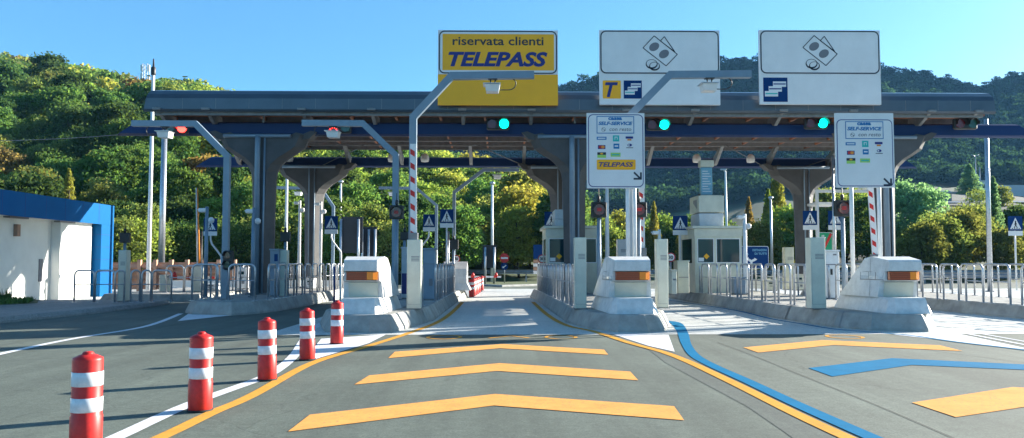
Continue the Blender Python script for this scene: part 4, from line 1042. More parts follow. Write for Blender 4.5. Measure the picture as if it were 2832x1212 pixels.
# small blue post behind the bollards
for px, lab in ((924, 'blue slim post left of the left bumper'), (941, 'second slim post left of the left bumper, nearer to it')):
    pole('marker_post', px, 737, 838, 26, .035, lab, 'post', m='bsign' if px == 924 else 'white', zb=0)
# open steel frame beyond the right lane
Y = 35; t = thing('steel_frame', 'white open steel frame over the lane behind the right payment sign', 'frame', (X(2350, Y), Y, 0))
for px in (2261, 2446):
    g = MB(); xx = X(px, Y); g.box(xx-.06, xx+.06, Y-.06, Y+.06, 0, Z(524, Y, px)); part(t, 'post', g, 'white', True)
g = MB(); g.box(X(2261, Y)+.06, X(2446, Y)-.06, Y-.05, Y+.05, Z(533, Y, 2350), Z(525, Y, 2350)); part(t, 'crossbar', g, 'white', True)
g = MB(); g.box(X(2283, Y), X(2356, Y), Y+1, Y+2.4, Z(562, Y, 2300), Z(554, Y, 2300), .02); part(t, 'shelter_roof', g, 'white', True)
g = MB(); g.box(X(2300, Y)-.04, X(2300, Y)+.04, Y+1.5, Y+1.6, 0, Z(562, Y, 2300)); part(t, 'shelter_post', g, 'white', True)

# ------------------------------------------------------------------ round and direction signs
def round_sign(px, py, r, Y, label, kind, zb=0, name='round_sign', post=True):
    x, z = X(px, Y, py), Z(py, Y, px); t = thing(name, label, 'road sign', (x, Y, zb))
    g = MB(); g.disc((x, z), r, Y, Y+.02); d = part(t, 'disc', g, {'noentry': 'redp', 'limit': 'redp', 'arrow': 'bsign'}[kind], True)
    if kind == 'noentry':
        g = MB(); g.box(x-r*.7, x+r*.7, Y-.006, Y, z-r*.17, z+r*.17); part(d, 'white_bar', g, 'panel', True)
    if kind == 'limit':
        g = MB(); g.disc((x, z), r*.78, Y-.006, Y); w = part(d, 'white_field', g, 'panel', True)
        g = MB(); g.text('30', x-r*.5, x+r*.5, z-r*.38, z+r*.38, Y-.012, bold=.04); part(w, 'lettering', g, 'blackp', True)
    if kind == 'arrow':
        g = MB(); g.line2((x+r*.5, z+r*.3), (x-r*.3, z-r*.25), r*.24, Y-.006, Y); g.prism_y([(x-r*.55, z-r*.45), (x-r*.0, z-r*.5), (x-r*.45, z+r*.1)][::1], Y-.007, Y); part(d, 'arrow', g, 'panel', True)
    if post: g = MB(); g.tube([(x, Y+.05, zb), (x, Y+.05, z+r*.6)], .04, 8); part(t, 'post', g, 'galv', True)
round_sign(1395, 714, .33, 56, 'red no entry disc beyond the middle lane', 'noentry')
round_sign(1395, 737, .25, 55.9, 'small blue arrow disc under the no entry disc', 'arrow', post=False, zb=1)
round_sign(1855, 712, .17, 29.6, 'speed limit sign reading 30 on a slim post left of the right booth', 'limit', IH)
round_sign(1499, 716, .17, 33, 'speed limit disc half hidden by the left booth', 'limit', IH)
round_sign(1262, 716, .17, 38, 'small round red rimmed sign at the far left end of the middle lane', 'limit', IH)
# blue sign and small finger boards by the left booth
Y = 44; x0, x1, z0, z1 = R(1475, 677, 1501, 716, Y)
t = thing('finger_sign', 'small blue sign with brown and white boards below, left of the left booth', 'road sign', ((x0+x1)/2, Y, 0))
g = MB(); g.box(x0, x1, Y, Y+.04, z0, z1); part(t, 'blue_board', g, 'bsign', True)
for k, m in enumerate(('rust', 'panel', 'rust', 'panel')):
    g = MB(); g.box(x0, x1, Y, Y+.04, z0-.22-.2*k, z0-.05-.2*k); part(t, 'name_board', g, m, True)
g = MB(); g.tube([((x0+x1)/2, Y+.08, 0), ((x0+x1)/2, Y+.08, z1)], .05, 8); part(t, 'post', g, 'galv', True)
# blue direction sign
Y = 47; x0, x1, z0, z1 = R(2046, 681, 2126, 743, Y)
t = thing('direction_sign', 'blue direction sign with white arrows right of the right booth', 'road sign', ((x0+x1)/2, Y, 0))
g = MB(); g.rrect(x0, x1, z0, z1, .12, Y, Y+.05); b = part(t, 'board', g, 'panel', True)
g = MB(); g.rrect(x0+.03, x1-.03, z0+.03, z1-.03, .1, Y-.006, Y); part(b, 'blue_field', g, 'bsign', True)
def q(px, py): v = P(px, py, Y); return (v.x, v.z)
g = MB(); g.text('DESTINAZIONI', *R(2081, 689, 2120, 695, Y), Y-.012, bold=.03); part(b, 'lettering', g, 'screen', True); g = MB(); g.text('DI TUTTI', *R(2087, 699, 2120, 705, Y), Y-.012, bold=.03); part(b, 'lettering', g, 'screen', True); g = MB(); g.text('A', *R(2063, 700, 2071, 705, Y), Y-.012, bold=.03); part(b, 'lettering', g, 'screen', True)
g = MB(); g.line2(q(2078, 734), q(2078, 722), .13, Y-.012, Y-.006); g.line2(q(2078, 723), q(2088, 718), .13, Y-.013, Y-.006); g.line2(q(2078, 723), q(2068, 717), .13, Y-.014, Y-.006)
g.prism_y([q(2086, 723), q(2086, 713), q(2094, 718)], Y-.015, Y-.006); g.prism_y([q(2070, 722), q(2062, 716), q(2070, 711)], Y-.015, Y-.006); part(b, 'arrow', g, 'panel', True)
for px in (2060, 2112):
    g = MB(); g.tube([(X(px, Y), Y+.1, 0), (X(px, Y), Y+.1, z1-.1)], .05, 8); part(t, 'post', g, 'galv', True)
# green end of motorway sign
Y = 38; x0, x1, z0, z1 = R(2262, 643, 2302, 693, Y)
t = thing('motorway_sign', 'green end of motorway sign with red slash behind the right cream post', 'road sign', ((x0+x1)/2, Y, 0))
g = MB(); g.rrect(x0, x1, z0, z1, .06, Y, Y+.04); b = part(t, 'board', g, 'panel', True)
g = MB(); g.rrect(x0+.02, x1-.02, z0+.02, z1-.02, .05, Y-.006, Y); part(b, 'green_field', g, 'greens', True)
w = x1-x0; g = MB()
for s in (-1, 1):
    g.prism_y([(x0+w*(.32+.10*s), z0+.15), (x0+w*(.32+.10*s)+.05, z0+.15), (x0+w*(.32+.05*s)+.04, z1-.12), (x0+w*(.32+.05*s), z1-.12)], Y-.012, Y-.006)
g.box(x0+w*.12, x0+w*.56, Y-.0125, Y-.006, z1-.27, z1-.22)
part(b, 'motorway_symbol', g, 'panel', True)
g = MB(); g.line2((x0+w*.4, z0+.1), (x1-w*.08, z1-.06), .12, Y-.018, Y-.006); part(b, 'red_slash', g, 'red', True)
g = MB(); g.tube([((x0+x1)/2, Y+.08, 0), ((x0+x1)/2, Y+.08, z0+.2)], .05, 8); part(t, 'post', g, 'galv', True)
# big sign backs
def sign_back(x0p, x1p, y0p, y1p, Y, posts, label):
    x0, x1, z0, z1 = R(x0p, y0p, x1p, y1p, Y)
    t = thing('sign_back', label, 'road sign', ((x0+x1)/2, Y, 0))
    g = MB(); g.box(x0, x1, Y, Y+.06, z0, z1); b = part(t, 'board', g, 'darkback', True)
    g = MB()
    for k in range(1, int((z1-z0)/.35)): g.box(x0+.02, x1-.02, Y-.03, Y, z0+k*.35-.02, z0+k*.35+.02)
    part(b, 'stiffener', g, 'darkback', True)
    for px in posts:
        g = MB(); xx = X(px, Y); g.tube([(xx, Y-.12, 0), (xx, Y-.12, z1-.15)], .08, 8); part(t, 'post', g, 'galv', True)
sign_back(943, 1003, 600, 700, 50, (944, 992), 'wide dark back of a road sign behind the left bumper')
sign_back(1004, 1042, 628, 722, 52, (1003, 1021, 1038), 'dark sign back with three posts, right of the wide one')
sign_back(1335, 1373, 678, 741, 54, (1342, 1367), 'dark sign back on two posts beyond the middle lane')

# ------------------------------------------------------------------ white and blue building at the left
XB = -17.6; yF, yN = 37.5, 14.0; zt, zf = 4.08, 3.2
t = thing('service_building', 'white flat roofed building with blue fascia and blue end post', 'building', (-20, 28, 0))
g = MB(); g.box(XB-.06, XB, yN, yF, zf, zt+.02); g.box(XB-7, XB-.06, yF-.06, yF, zf, zt+.02); part(t, 'fascia', g, 'bluef', True)
g = MB()
for k in range(1, 16): y = yF - k*1.4; g.box(XB, XB+.004, y-.008, y+.008, zf+.01, zt)
part(t, 'panel_joint', g, 'navy', True)
g = MB(); g.box(XB-8, XB-.061, yN, yF-.07, zt-.35, zt-.05); part(t, 'roof', g, 'steel', True)
g = MB(); g.box(XB-.7, XB-.062, yN, yF-.07, zf+.021, zf+.1); part(t, 'soffit', g, 'white', True)
for y in (30.6, 34.0):
    g = MB(); g.box(XB-.5, XB-.25, y-.6, y+.6, zf-.05, zf+.018); part(t, 'soffit_lamp', g, 'greyp', True)
g = MB(); g.box(XB-.45, XB-.002, yF-1.15, yF-.002, 0, zf-.002); p = part(t, 'end_post', g, 'bluef', True)
g = MB()
for k in range(1, 6): g.box(XB-.46, XB+.003, yF-1.155, yF, k*.55-.006, k*.55+.006)
part(p, 'panel_joint', g, 'navy', True)
g = MB(); g.box(XB-7, -18.3, yN, yF-.4, 0, zf+.02); part(t, 'wall', g, 'plaster', True)
g = MB(); g.box(-18.3, -17.93, 33.6, 36.15, 0, zf+.018); part(t, 'wall_block', g, 'plaster', True)
g = MB(); g.box(-18.3, -17.93, yN, 29.4, 0, zf+.017); part(t, 'wall_block', g, 'plaster', True)
g = MB(); g.box(-18.3, -18.0, 36.16, yF-.2, 0, zf+.01); part(t, 'glazed_end', g, 'glass', True)
g = MB(); g.box(-18.3, -18.27, 32.75, 33.0, .75, 1.65); part(t, 'wall_vent', g, 'greyp', True)
g = MB(); g.box(-18.3, -18.15, 31.0, 31.2, 2.5, 2.95); part(t, 'wall_box', g, 'rust', True)

# low white concrete wall on the sunlit side, beyond the left lanes
t = thing('concrete_barrier', 'low white concrete barrier in the sun behind the left hoops', 'barrier', (-12, 41, 0))
for k in range(4):
    x = -16.6 + k*2.6; g = MB(); g.prism_x([(40.7, 0), (40.7, .12), (40.9, .3), (40.95, .62), (41.1, .62), (41.15, .3), (41.35, .12), (41.35, 0)], x, x+2.55); part(t, 'barrier_block', g, 'plaster', True)

# ------------------------------------------------------------------ wooden sound fence and guardrails
Y = 43; t = thing('panel_fence', 'long terracotta panel fence below the wooded hill', 'fence', (-20, Y, 0))
xa, xb = X(300, Y), X(650, Y); n = 8
for k in range(n):
    a, b = xa + (xb-xa)*k/n, xa + (xb-xa)*(k+1)/n
    g = MB()
    for j in range(5): g.prism_x([(Y, .12+j*.28), (Y+.14, .12+j*.28+.19), (Y+.17, .12+j*.28+.19), (Y+.04, .12+j*.28)], a+.1, b-.1)
    g.box(a+.1, b-.1, Y+.2, Y+.23, .1, 1.52)
    part(t, 'panel', g, 'rust', True)
for k in range(n+1):
    a = xa + (xb-xa)*k/n; g = MB(); g.box(a-.09, a+.09, Y-.08, Y+.12, 0, 1.66); part(t, 'post', g, 'rust', True)
def guardrail(pts, label, h=.75, wall=False):
    t = thing('guardrail', label, 'guardrail', (pts[0][0], pts[0][1], 0)); g = MB()
    for a, b in zip(pts, pts[1:]):
        d = (Vector(b)-Vector(a)).normalized(); n = Vector((-d.y, d.x))*.03
        pr = [(0, h-.31), (.06, h-.24), (0, h-.155), (.06, h-.07), (0, h)]
        for (o1, z1), (o2, z2) in zip(pr, pr[1:]):
            q = [Vector(a)+n/.03*o1, Vector(b)+n/.03*o1, Vector(b)+n/.03*o2, Vector(a)+n/.03*o2]
            g.add([(q[0].x, q[0].y, z1), (q[1].x, q[1].y, z1), (q[2].x, q[2].y, z2), (q[3].x, q[3].y, z2)], [(0, 1, 2, 3)])
    part(t, 'rail', g, 'guard', True)
    for a, b in zip(pts, pts[1:]):
        L = (Vector(b)-Vector(a)).length; m = max(1, int(L/4))
        for k in range(m):
            c = Vector(a).lerp(Vector(b), k/m); g = MB(); g.box(c.x-.05, c.x+.05, c.y+.08, c.y+.16, 0, h-.05); part(t, 'post', g, 'guard', True)
guardrail([(-16, 62), (-6, 60.5), (2, 60), (8, 60.5), (16, 58), (30, 57), (44, 60)], 'long grey guardrail beyond the exit road', 1.0)
guardrail([(16, 46), (30, 45), (44, 47)], 'grey guardrail behind the hoops at the right', .95)
g = MB(); g.loft(kerbed([(-1.2, 53), (0.2, 50.5), (4.5, 55), (6.5, 58), (3, 59.5), (-4, 59)], .12, .05)); struct('traffic_island', g, 'conc')
g = MB(); g.flat([(-1.0, 53.3), (0.2, 51.2), (4.0, 55.2), (5.6, 57.9), (3, 59.0), (-3.4, 58.6)], .126); struct('verge', g, 'verge')
g = MB()
for k in range(5):
    x = 3.2 + k*.95; y = 52.2 + k*.9
    g.box(x, x+.8, y, y+.35, 0, .25, .04)
single('kerb_blocks', g, 'conc', 'row of low pale concrete blocks along the exit road', 'kerb')
# stray weeds by the building
rnd = random.Random(5)
for k, (x, y) in enumerate(((-18.0, 29.2), (-17.6, 29.5))):
    m = MB()
    for i in range(120):
        a = rnd.uniform(0, 6.28); r = rnd.uniform(0, .35); h = rnd.uniform(.1, .5)
        bx, by = x + r*math.cos(a)*.4, y + r*math.sin(a)*.4; ex, ey = x + r*math.cos(a), y + r*math.sin(a)
        m.add([(bx-.02, by, .16), (bx+.02, by, .16), (ex, ey, .16+h)], [(0, 1, 2)])
    single('weed_tuft', m, 'grass', 'green weed tuft at the foot of the white wall' + (', the left one' if not k else ', the right one'), 'plant')
# overhead wire at the far left
g = MB(); pts = []
for i in range(13):
    f = i/12; px = -200 + 900*f; py = 392 - 62*f + 18*math.sin(math.pi*f); v = P(px, py, 45); pts.append((v.x, 45, v.z))
g.tube(pts, .015, 5); single('overhead_wire', g, 'greyp', 'thin sagging overhead wire crossing in front of the left trees', 'wire')
# ------------------------------------------------------------------ terrain beyond the plaza
PX = [-1500, 0, 480, 1000, 1250, 1440, 1530, 1680, 1900, 2200, 2440, 2600, 2730, 2832, 3400, 4800]
DD = [50, 62, 110, 150, 210, 300, 450, 600, 700, 820, 1100]
ZT = {
 50: [-.3]*16,
 62: [1, 1, .8, .5, .3, .2, .1, -.1, -.1, -.1, -.1, 0, 0, 0, 0, 0],
 110: [15, 15, 13, 8, 5.5, 4, 3, 1.0, .3, 1, 2, 4, 5, 5, 5, 5],
 150: [28, 27, 24, 15, 10, 8, 6, 2.5, 1.5, 4, 10, 12, 12, 12, 13, 14],
 210: [45, 44, 38, 25, 18, 15, 11, 7, 5, 9, 16, 18, 18.5, 18.5, 20, 24],
 300: [72, 68, 57, 42, 32, 27, 20, 13, 12, 20, 27, 28, 28, 28, 30, 40],
 450: [60, 60, 50, 35, 28, 26, 28, 30, 34, 42, 46, 46, 46, 46, 60, 90],
 600: [50, 50, 50, 50, 60, 80, 95, 104, 112, 118, 116, 112, 104, 110, 130, 170],
 700: [40, 40, 50, 80, 108, 131, 146, 158, 170, 173, 165, 158, 148, 158, 178, 210],
 820: [40, 40, 50, 70, 95, 110, 125, 140, 160, 150, 140, 138, 130, 140, 150, 170],
 1100: [0]*16,
}
TZ = np.array([ZT[d] for d in DD], float)
def hz(x, y):
    px = 1380 + F * x / y; i = np.clip(np.searchsorted(PX, px) - 1, 0, len(PX)-2); j = np.clip(np.searchsorted(DD, y) - 1, 0, len(DD)-2)
    a = min(1, max(0, (px - PX[i])/(PX[i+1]-PX[i]))); b = min(1, max(0, (y - DD[j])/(DD[j+1]-DD[j]))); a = a*a*(3-2*a)
    return float((TZ[j, i]*(1-a)+TZ[j, i+1]*a)*(1-b) + (TZ[j+1, i]*(1-a)+TZ[j+1, i+1]*a)*b)
ds = [50, 53, 57, 62, 68, 76, 86, 98, 110, 122, 136, 150, 170, 190, 210, 235, 265, 300, 345, 395, 450, 510, 570, 630, 700, 760, 820, 950, 1100]
us = list(range(-1500, 4801, 60)); g = MB(); vs = []
for d in ds:
    for u in us:
        x = (u-1380)/F*d; z = hz(x, d)
        z += (math.sin(u*.013+d*.05) + math.sin(u*.031-d*.021)) * (.4 if d > 62 else 0) * (d/200)
        vs.append((x, d, z))
n = len(us); g.add(vs, [(j*n+i, j*n+i+1, (j+1)*n+i+1, (j+1)*n+i) for j in range(len(ds)-1) for i in range(n-1)], True)
hill = struct('hills', g, 'hill')
# near part of the right bank is bare earth
hill.data.materials.append(M['bank'])
for p in hill.data.polygons:
    c = p.center
    if 105 < c.y < 240 and 1380 + F*c.x/c.y > 1950: p.material_index = 1
# the mountain is added unseen, right of the view, to shade the far hills
g = MB(); vs = []; NR, NA = 16, 48
for i in range(NR+1):
    for j in range(NA):
        r = i/NR; a = 2*math.pi*j/NA; rr = r*(470 + 50*math.sin(3*a) + 25*math.sin(7*a))
        vs.append((1090 + rr*math.cos(a), 1160 + rr*math.sin(a)*1.1, 540*(1-r)**1.05*(1 + .08*math.sin(5*a+r*9)) - 2))
g.add(vs, [(i*NA+j, i*NA+(j+1) % NA, (i+1)*NA+(j+1) % NA, (i+1)*NA+j)[::-1] for i in range(NR) for j in range(NA)], True); struct('shading_mountain', g, 'hill')
# a road with a pale edge on the bank
g = MB(); v = []
for u in range(2050, 3500, 50):
    for d in (158, 166): x = (u-1380)/F*d; v.append((x, d, hz(x, d)+.5))
g.add(v, [(2*i, 2*i+2, 2*i+3, 2*i+1) for i in range(len(v)//2-1)]); struct('hill_road', g, 'steel')
g = MB(); v = []
for u in range(2080, 3500, 50):
    d = 232; x = (u-1380)/F*d; z = hz(x, d); v += [(x, d, z-1), (x, d, z+1.4), (x, d+.3, z+1.4)]
g.add(v, [q for i in range(len(v)//3-1) for q in ((3*i, 3*i+3, 3*i+4, 3*i+1), (3*i+1, 3*i+4, 3*i+5, 3*i+2))])
single('retaining_wall', g, 'steel', 'long grey retaining wall along the road on the right bank', 'wall')

# ------------------------------------------------------------------ trees
def crown(seed, n, H, W, leaf, kind='round', fill=.0):
    r = np.random.default_rng(seed); nb = 34 if kind == 'round' else 20
    C = []; Rb = []
    for i in range(nb):
        if kind == 'round':
            z = r.uniform(.22, .93); w = math.sin(math.pi*min(1, max(.12, (z-.05)/1.0)))**.6 * W/2
            a = r.uniform(0, 6.28); q = math.sqrt(r.uniform(.05, 1))*w*.8
            C.append((q*math.cos(a), q*math.sin(a), z*H)); Rb.append(r.uniform(.1, .3)*W)
        else:                                   # narrow pointed
            z = .12 + .84*i/nb; w = W/2*(1-z)**.6*.8
            a = r.uniform(0, 6.28); C.append((w*.4*math.cos(a), w*.4*math.sin(a), z*H)); Rb.append(max(.13, r.uniform(.26, .4)*(1.08-z))*W)
    C = np.array(C); Rb = np.array(Rb); pr = Rb**2/np.sum(Rb**2)
    k = r.choice(nb, n, p=pr); d = r.normal(size=(n, 3)); d /= np.linalg.norm(d, axis=1)[:, None]
    d[:, 2] = np.where(d[:, 2] < -.2, -d[:, 2]*.6, d[:, 2])
    pos = C[k] + d*(Rb[k]*np.power(r.uniform(.05, 1, n), .6))[:, None] * np.array([1, 1, .8])
    if kind == 'round':                         # loose leaves between the clumps
        m = r.random(n) < .3; e = r.normal(size=(n, 3)); e /= np.linalg.norm(e, axis=1)[:, None]; e *= np.power(r.uniform(.1, 1, n), .4)[:, None]
        pos[m] = (e*np.array([W/2, W/2, H*.42]) + np.array([0, 0, H*.57]))[m]
    else:
        m = r.random(n) < .6; zz = .06 + .96*r.random(n)**1.35; a = r.uniform(0, 6.28, n); q = W/2*np.maximum(.02, 1.03-zz)**.75*np.sqrt(r.random(n))*(1 + .18*np.sin(a*3 + zz*25))
        pos[m] = np.stack([q*np.cos(a), q*np.sin(a), zz*H], 1)[m]
    nr = d*.45 + r.normal(size=(n, 3))*.8; nr /= np.linalg.norm(nr, axis=1)[:, None]
    t = np.cross(nr, r.normal(size=(n, 3))); t /= np.linalg.norm(t, axis=1)[:, None]; b = np.cross(nr, t)
    s = leaf*r.uniform(.55, 1.25, n)[:, None]
    q = np.stack([pos+t*s, pos+b*s*.62+nr*s*.18, pos-t*s, pos-b*s*.62], 1)
    return q.astype(np.float32)
def quads_mesh(name, Q, m, tint=None):
    n = len(Q); me = bpy.data.meshes.new(name); me.vertices.add(4*n); me.vertices.foreach_set('co', Q.reshape(-1))
    me.loops.add(4*n); me.loops.foreach_set('vertex_index', np.arange(4*n, dtype=np.int32))
    me.polygons.add(n); me.polygons.foreach_set('loop_start', np.arange(0, 4*n, 4, dtype=np.int32)); me.polygons.foreach_set('loop_total', np.full(n, 4, np.int32))
    me.materials.append(m)
    if tint is not None:
        at = me.color_attributes.new('tint', 'FLOAT_COLOR', 'POINT'); c = np.ones((4*n, 4), np.float32); c[:, :3] = np.repeat(tint, 4, 0); at.data.foreach_set('color', c.reshape(-1))
    me.update(calc_edges=True); return me
def trunk(seed, H, W, r0):
    rnd = random.Random(seed); g = MB(); pts = [(0, 0, -.6)]; x = y = 0
    for i in range(1, 7): x += rnd.gauss(0, .1); y += rnd.gauss(0, .1); pts.append((x, y, H*.82*i/6))
    g.tube(pts, r0, 8, r2=r0*.25)
    for k in range(7):
        i = rnd.randint(1, 4); p = Vector(pts[i]); a = rnd.uniform(0, 6.28); l = W*rnd.uniform(.25, .42)
        e = p + Vector((math.cos(a)*l, math.sin(a)*l, l*rnd.uniform(.5, 1.1))); m = p.lerp(e, .5) + Vector((0, 0, -.1*l))
        g.tube([p, m, e], r0*.42, 6, r2=r0*.1)
    return g.mesh('trunk', M['bark'])
KIND = [('round', crown(1, 9000, 9, 7.2, .21), trunk(1, 9, 7.2, .22)), ('round', crown(2, 9000, 10, 6.4, .21), trunk(2, 10, 6.4, .2)), ('round', crown(3, 8500, 8, 7.6, .22), trunk(3, 8, 7.6, .2)),
        ('round', crown(4, 7000, 7, 6.0, .19), trunk(4, 7, 6, .16)), ('tall', crown(5, 7000, 11, 3.6, .17, 'tall'), trunk(5, 11, 2.0, .14)), ('round', crown(6, 2600, 5.5, 5.2, .13), trunk(6, 5.5, 5, .12))]
KM = [(quads_mesh('crown', q, LEAF), tr) for _, q, tr in KIND]
GREENS = {k: (v[0]*1.65, v[1]*1.68, v[2]*2.5) for k, v in dict(dark=(.035, .062, .016), mid=(.062, .105, .022), olive=(.115, .135, .03), lime=(.15, .20, .035), gold=(.165, .17, .03), rust=(.16, .11, .03), pale=(.13, .21, .085)).items()}
CW = dict(dark='dark green', mid='green', olive='olive green', lime='bright yellow green', gold='golden yellow', rust='rusty orange', pale='pale green')
JB = 1.2
def tree(x, y, k, col, s, label, group=None, z=None, rnd=random):
    t = thing('tree', label, 'tree', (x, y, (hz(x, y) if y > 50 else 0) - .1 if z is None else z), rnd.uniform(0, 6.28), group)
    sc = s*rnd.uniform(.92, 1.08); t.scale = (sc, sc, sc*rnd.uniform(.94, 1.08))
    c = bpy.data.objects.new('crown', KM[k][0]); COL.objects.link(c); c.parent = t
    b = GREENS[col]; j = rnd.uniform(.8, 1.25)*JB; c.color = (b[0]*j*rnd.uniform(.9, 1.12), b[1]*j, b[2]*j, 1)
    u = bpy.data.objects.new('trunk', KM[k][1]); COL.objects.link(u); u.parent = t
    return t
def T(px, d, k, col, s, label, group=None, z=None): return tree((px-1380)/F*d, d, k, col, s, label, group, z)
rnd = random.Random(11)
# wooded hillside at the left: individual trees on its near slope
spots = []; d = 60.0
while d < 178:
    u = -120 + rnd.uniform(-20, 20); lim = 1600 if d > 64 else 1300
    while u < lim:
        px = u + rnd.uniform(-18, 18); dd = d + rnd.uniform(-2.4, 2.4)
        if not (d < 70 and px < 280 and False): spots.append((px, dd))
        u += (3.4 if d < 78 else 4.6)*F/d
    d += 4.2 if d < 78 else 5.4 + d*.012
def pick(px, d):
    q = rnd.random(); n = math.sin(px*.009 + d*.03) + .6*math.sin(px*.021 - d*.05)
    if px < 520: lst = (('dark', .24), ('mid', .62), ('olive', .86), ('lime', .92), ('gold', .975), ('rust', 1))
    elif px < 1000: lst = (('dark', .2), ('mid', .48), ('olive', .66), ('lime', .9), ('gold', .97), ('rust', 1))
    else: lst = (('dark', .06), ('mid', .5), ('olive', .7), ('lime', .97), ('gold', 1))
    q = min(.999, max(0, q + .12*n))
    for c, v in lst:
        if q <= v: return c
zone = lambda px: 'above the blue building' if px < 330 else 'behind the tall pale mast' if px < 560 else 'behind the left columns' if px < 1000 else 'beyond the middle lane'
for px, dd in spots[:295]:
    c = pick(px, dd); JB = 1.12 if px < 1000 else 1.2; lab = CW[c] + ' leafy tree in the dense wood ' + zone(px)
    T(px, dd, rnd.choice((0, 0, 1, 1, 2, 3)), c, rnd.uniform(.8, 1.25)*min(1, .56 + .44*(dd-60)/70), lab, 'hillside trees ' + zone(px) + ', ' + CW[c])
print('near trees', min(290, len(spots)), 'of', len(spots))
rest = spots[295:]
JB = 1.15
# understorey: a hedge of shrubs along the foot of the wood
for i in range(21):
    px = 300 + i*46 + rnd.uniform(-15, 15); c = rnd.choice(('mid', 'olive', 'lime', 'dark'))
    T(px, 57.5 + rnd.uniform(-1.5, 1.5), 5, c, rnd.uniform(.6, .85), CW[c] + ' shrub at the foot of the wood ' + zone(px), 'shrubs at the foot of the wood ' + zone(px) + ', ' + CW[c])
# trees with a place of their own
OWN = [(196, 58, 4, 'gold', .62, 'pointed golden yellow tree above the blue roof edge'), (255, 54, 3, 'olive', .62, 'low grey green tree just right of the pointed golden tree'), (330, 53, 3, 'olive', .66, 'rounded olive tree between blue building and tall pale mast'),
 (405, 54, 5, 'lime', .8, 'low bright green shrub at the foot of the tall pale mast'), (60, 60, 2, 'dark', .95, 'dark tree over the left end of the blue roof'),
 (2075, 92, 4, 'rust', .78, 'thin rusty orange tree right of the grey round lamp mast'), (2155, 90, 4, 'gold', .98, 'tall narrow yellow tree left of the right rear column'), (2130, 84, 4, 'lime', .86, 'bright narrow tree directly behind the grey round lamp mast'), (2185, 82, 3, 'lime', .98, 'broad bright green tree left of the right rear column'),
 (2110, 78, 3, 'gold', .7, 'small golden tree below the rusty orange one'), (1655, 96, 3, 'lime', 1.0, 'bright tree between the two square signals'), (1705, 100, 0, 'gold', .78, 'golden tree just right of the white sign pole'), (1810, 98, 4, 'gold', .76, 'golden yellow pointed tree right of the second square signal'),
 (1858, 102, 0, 'lime', .72, 'bright green tree left of the right booth'), (1885, 94, 4, 'gold', .62, 'small yellow tree by the roof edge of the right booth'), (1930, 110, 0, 'mid', .8, 'green tree hidden behind the right booth roof unit'),
 (2050, 100, 0, 'mid', .62, 'low green tree right of the right booth'), (2010, 96, 3, 'lime', .72, 'yellow green tree behind the right booth corner mast'), (2300, 80, 1, 'olive', .84, 'olive tree behind the green motorway sign'), (2345, 84, 0, 'lime', .98, 'rounded yellow green tree seen through the white steel frame'), (2400, 80, 1, 'mid', .80, 'green tree right of the yellow green one in the white frame'),
 (2262, 88, 4, 'lime', .75, 'narrow bright tree at the left post of the white frame'), (2545, 92, 0, 'pale', .98, 'pale green rounded tree right of the right column'), (2600, 70, 5, 'olive', 1.05, 'sparse olive tree, middle of the bank trees at right'), (2560, 62, 3, 'olive', .68, 'olive tree low behind the rightmost bumper'),
 (2665, 66, 3, 'olive', .78, 'broad yellow olive tree left of the right grey mast'), (2620, 64, 3, 'olive', .7, 'olive tree with visible branches above the right hoops'), (2700, 74, 3, 'olive', .72, 'olive tree touching the right grey mast'), (2765, 78, 4, 'pale', .72, 'pale narrow tree right of the right grey mast'),
 (2790, 64, 3, 'olive', .55, 'low olive tree under the lone pedestrian sign'), (2840, 66, 3, 'lime', .55, 'low yellow green tree at the right edge'), (2825, 90, 0, 'mid', .6, 'green tree behind the lone pedestrian sign'), (2700, 90, 5, 'olive', .9, 'thin leafed tree on the bank below the white house'),
 (2640, 112, 5, 'olive', .9, 'sparse bush on the dark bank, left'), (2720, 120, 5, 'olive', .9, 'sparse bush on the dark bank, right')]
JB = .88
for px, d, k, c, s, lab in OWN: T(px, d, k, c, s, lab)
# two bright trees high on the bank
x = X(2681, 180, 500); tree(x, 180, 4, 'pale', .92, 'pale green pointed tree beside the white house on the bank', z=Z(530, 180, 2681) - .8).scale = (1.7, 1.7, .62)
x = X(2768, 150, 560); tree(x, 150, 3, 'gold', .8, 'rounded yellow tree standing alone on the bank', z=Z(592, 150, 2768) - .4)
# small yellow greenery filling behind the right hand trees, and behind the booths
k = 0
for i in range(34):
    px = 1590 + i*40 + rnd.uniform(-14, 14); d = rnd.uniform(100, 118) if px < 2450 else rnd.uniform(84, 96)
    c = rnd.choice(('mid', 'olive', 'lime', 'lime', 'lime')); zn = 'behind the middle bumper' if px < 1900 else 'behind the right booth' if px < 2250 else 'behind the rightmost bumper' if px < 2560 else 'at the right edge'
    T(px, d, rnd.choice((3, 0, 3)), c, rnd.uniform(.6, .85) if px < 2450 else rnd.uniform(.45, .55), CW[c] + ' background tree ' + zn, 'background trees ' + zn + ', ' + CW[c])

# far woods: one mass each
def mass(name, label, spots, srcs, seed, tintf, zf=None):
    r = np.random.default_rng(seed); out = []; tn = []
    for (x, y, s) in spots:
        q = srcs[r.integers(len(srcs))]; a = r.uniform(0, 6.28); c, sn = math.cos(a), math.sin(a)
        Rm = np.array([[c, sn, 0], [-sn, c, 0], [0, 0, 1]], np.float32)
        out.append((q @ Rm) * s + np.array([x, y, hz(x, y) - .5], np.float32)); t = tintf(x, y, r); tn.append(np.tile(np.array(t, np.float32), (len(q), 1)))
    Q = np.concatenate(out); me = quads_mesh(name, Q.astype(np.float32), LEAFT, np.concatenate(tn))
    o = bpy.data.objects.new(name, me); COL.objects.link(o); tag(o, label, 'forest', kind='stuff'); return o
S2 = [crown(20+i, 950, 9.0, 6.8, .44) for i in range(4)]
sp = [((px-1380)/F*dd, dd, rnd.uniform(.85, 1.3)) for px, dd in rest]
d = 182
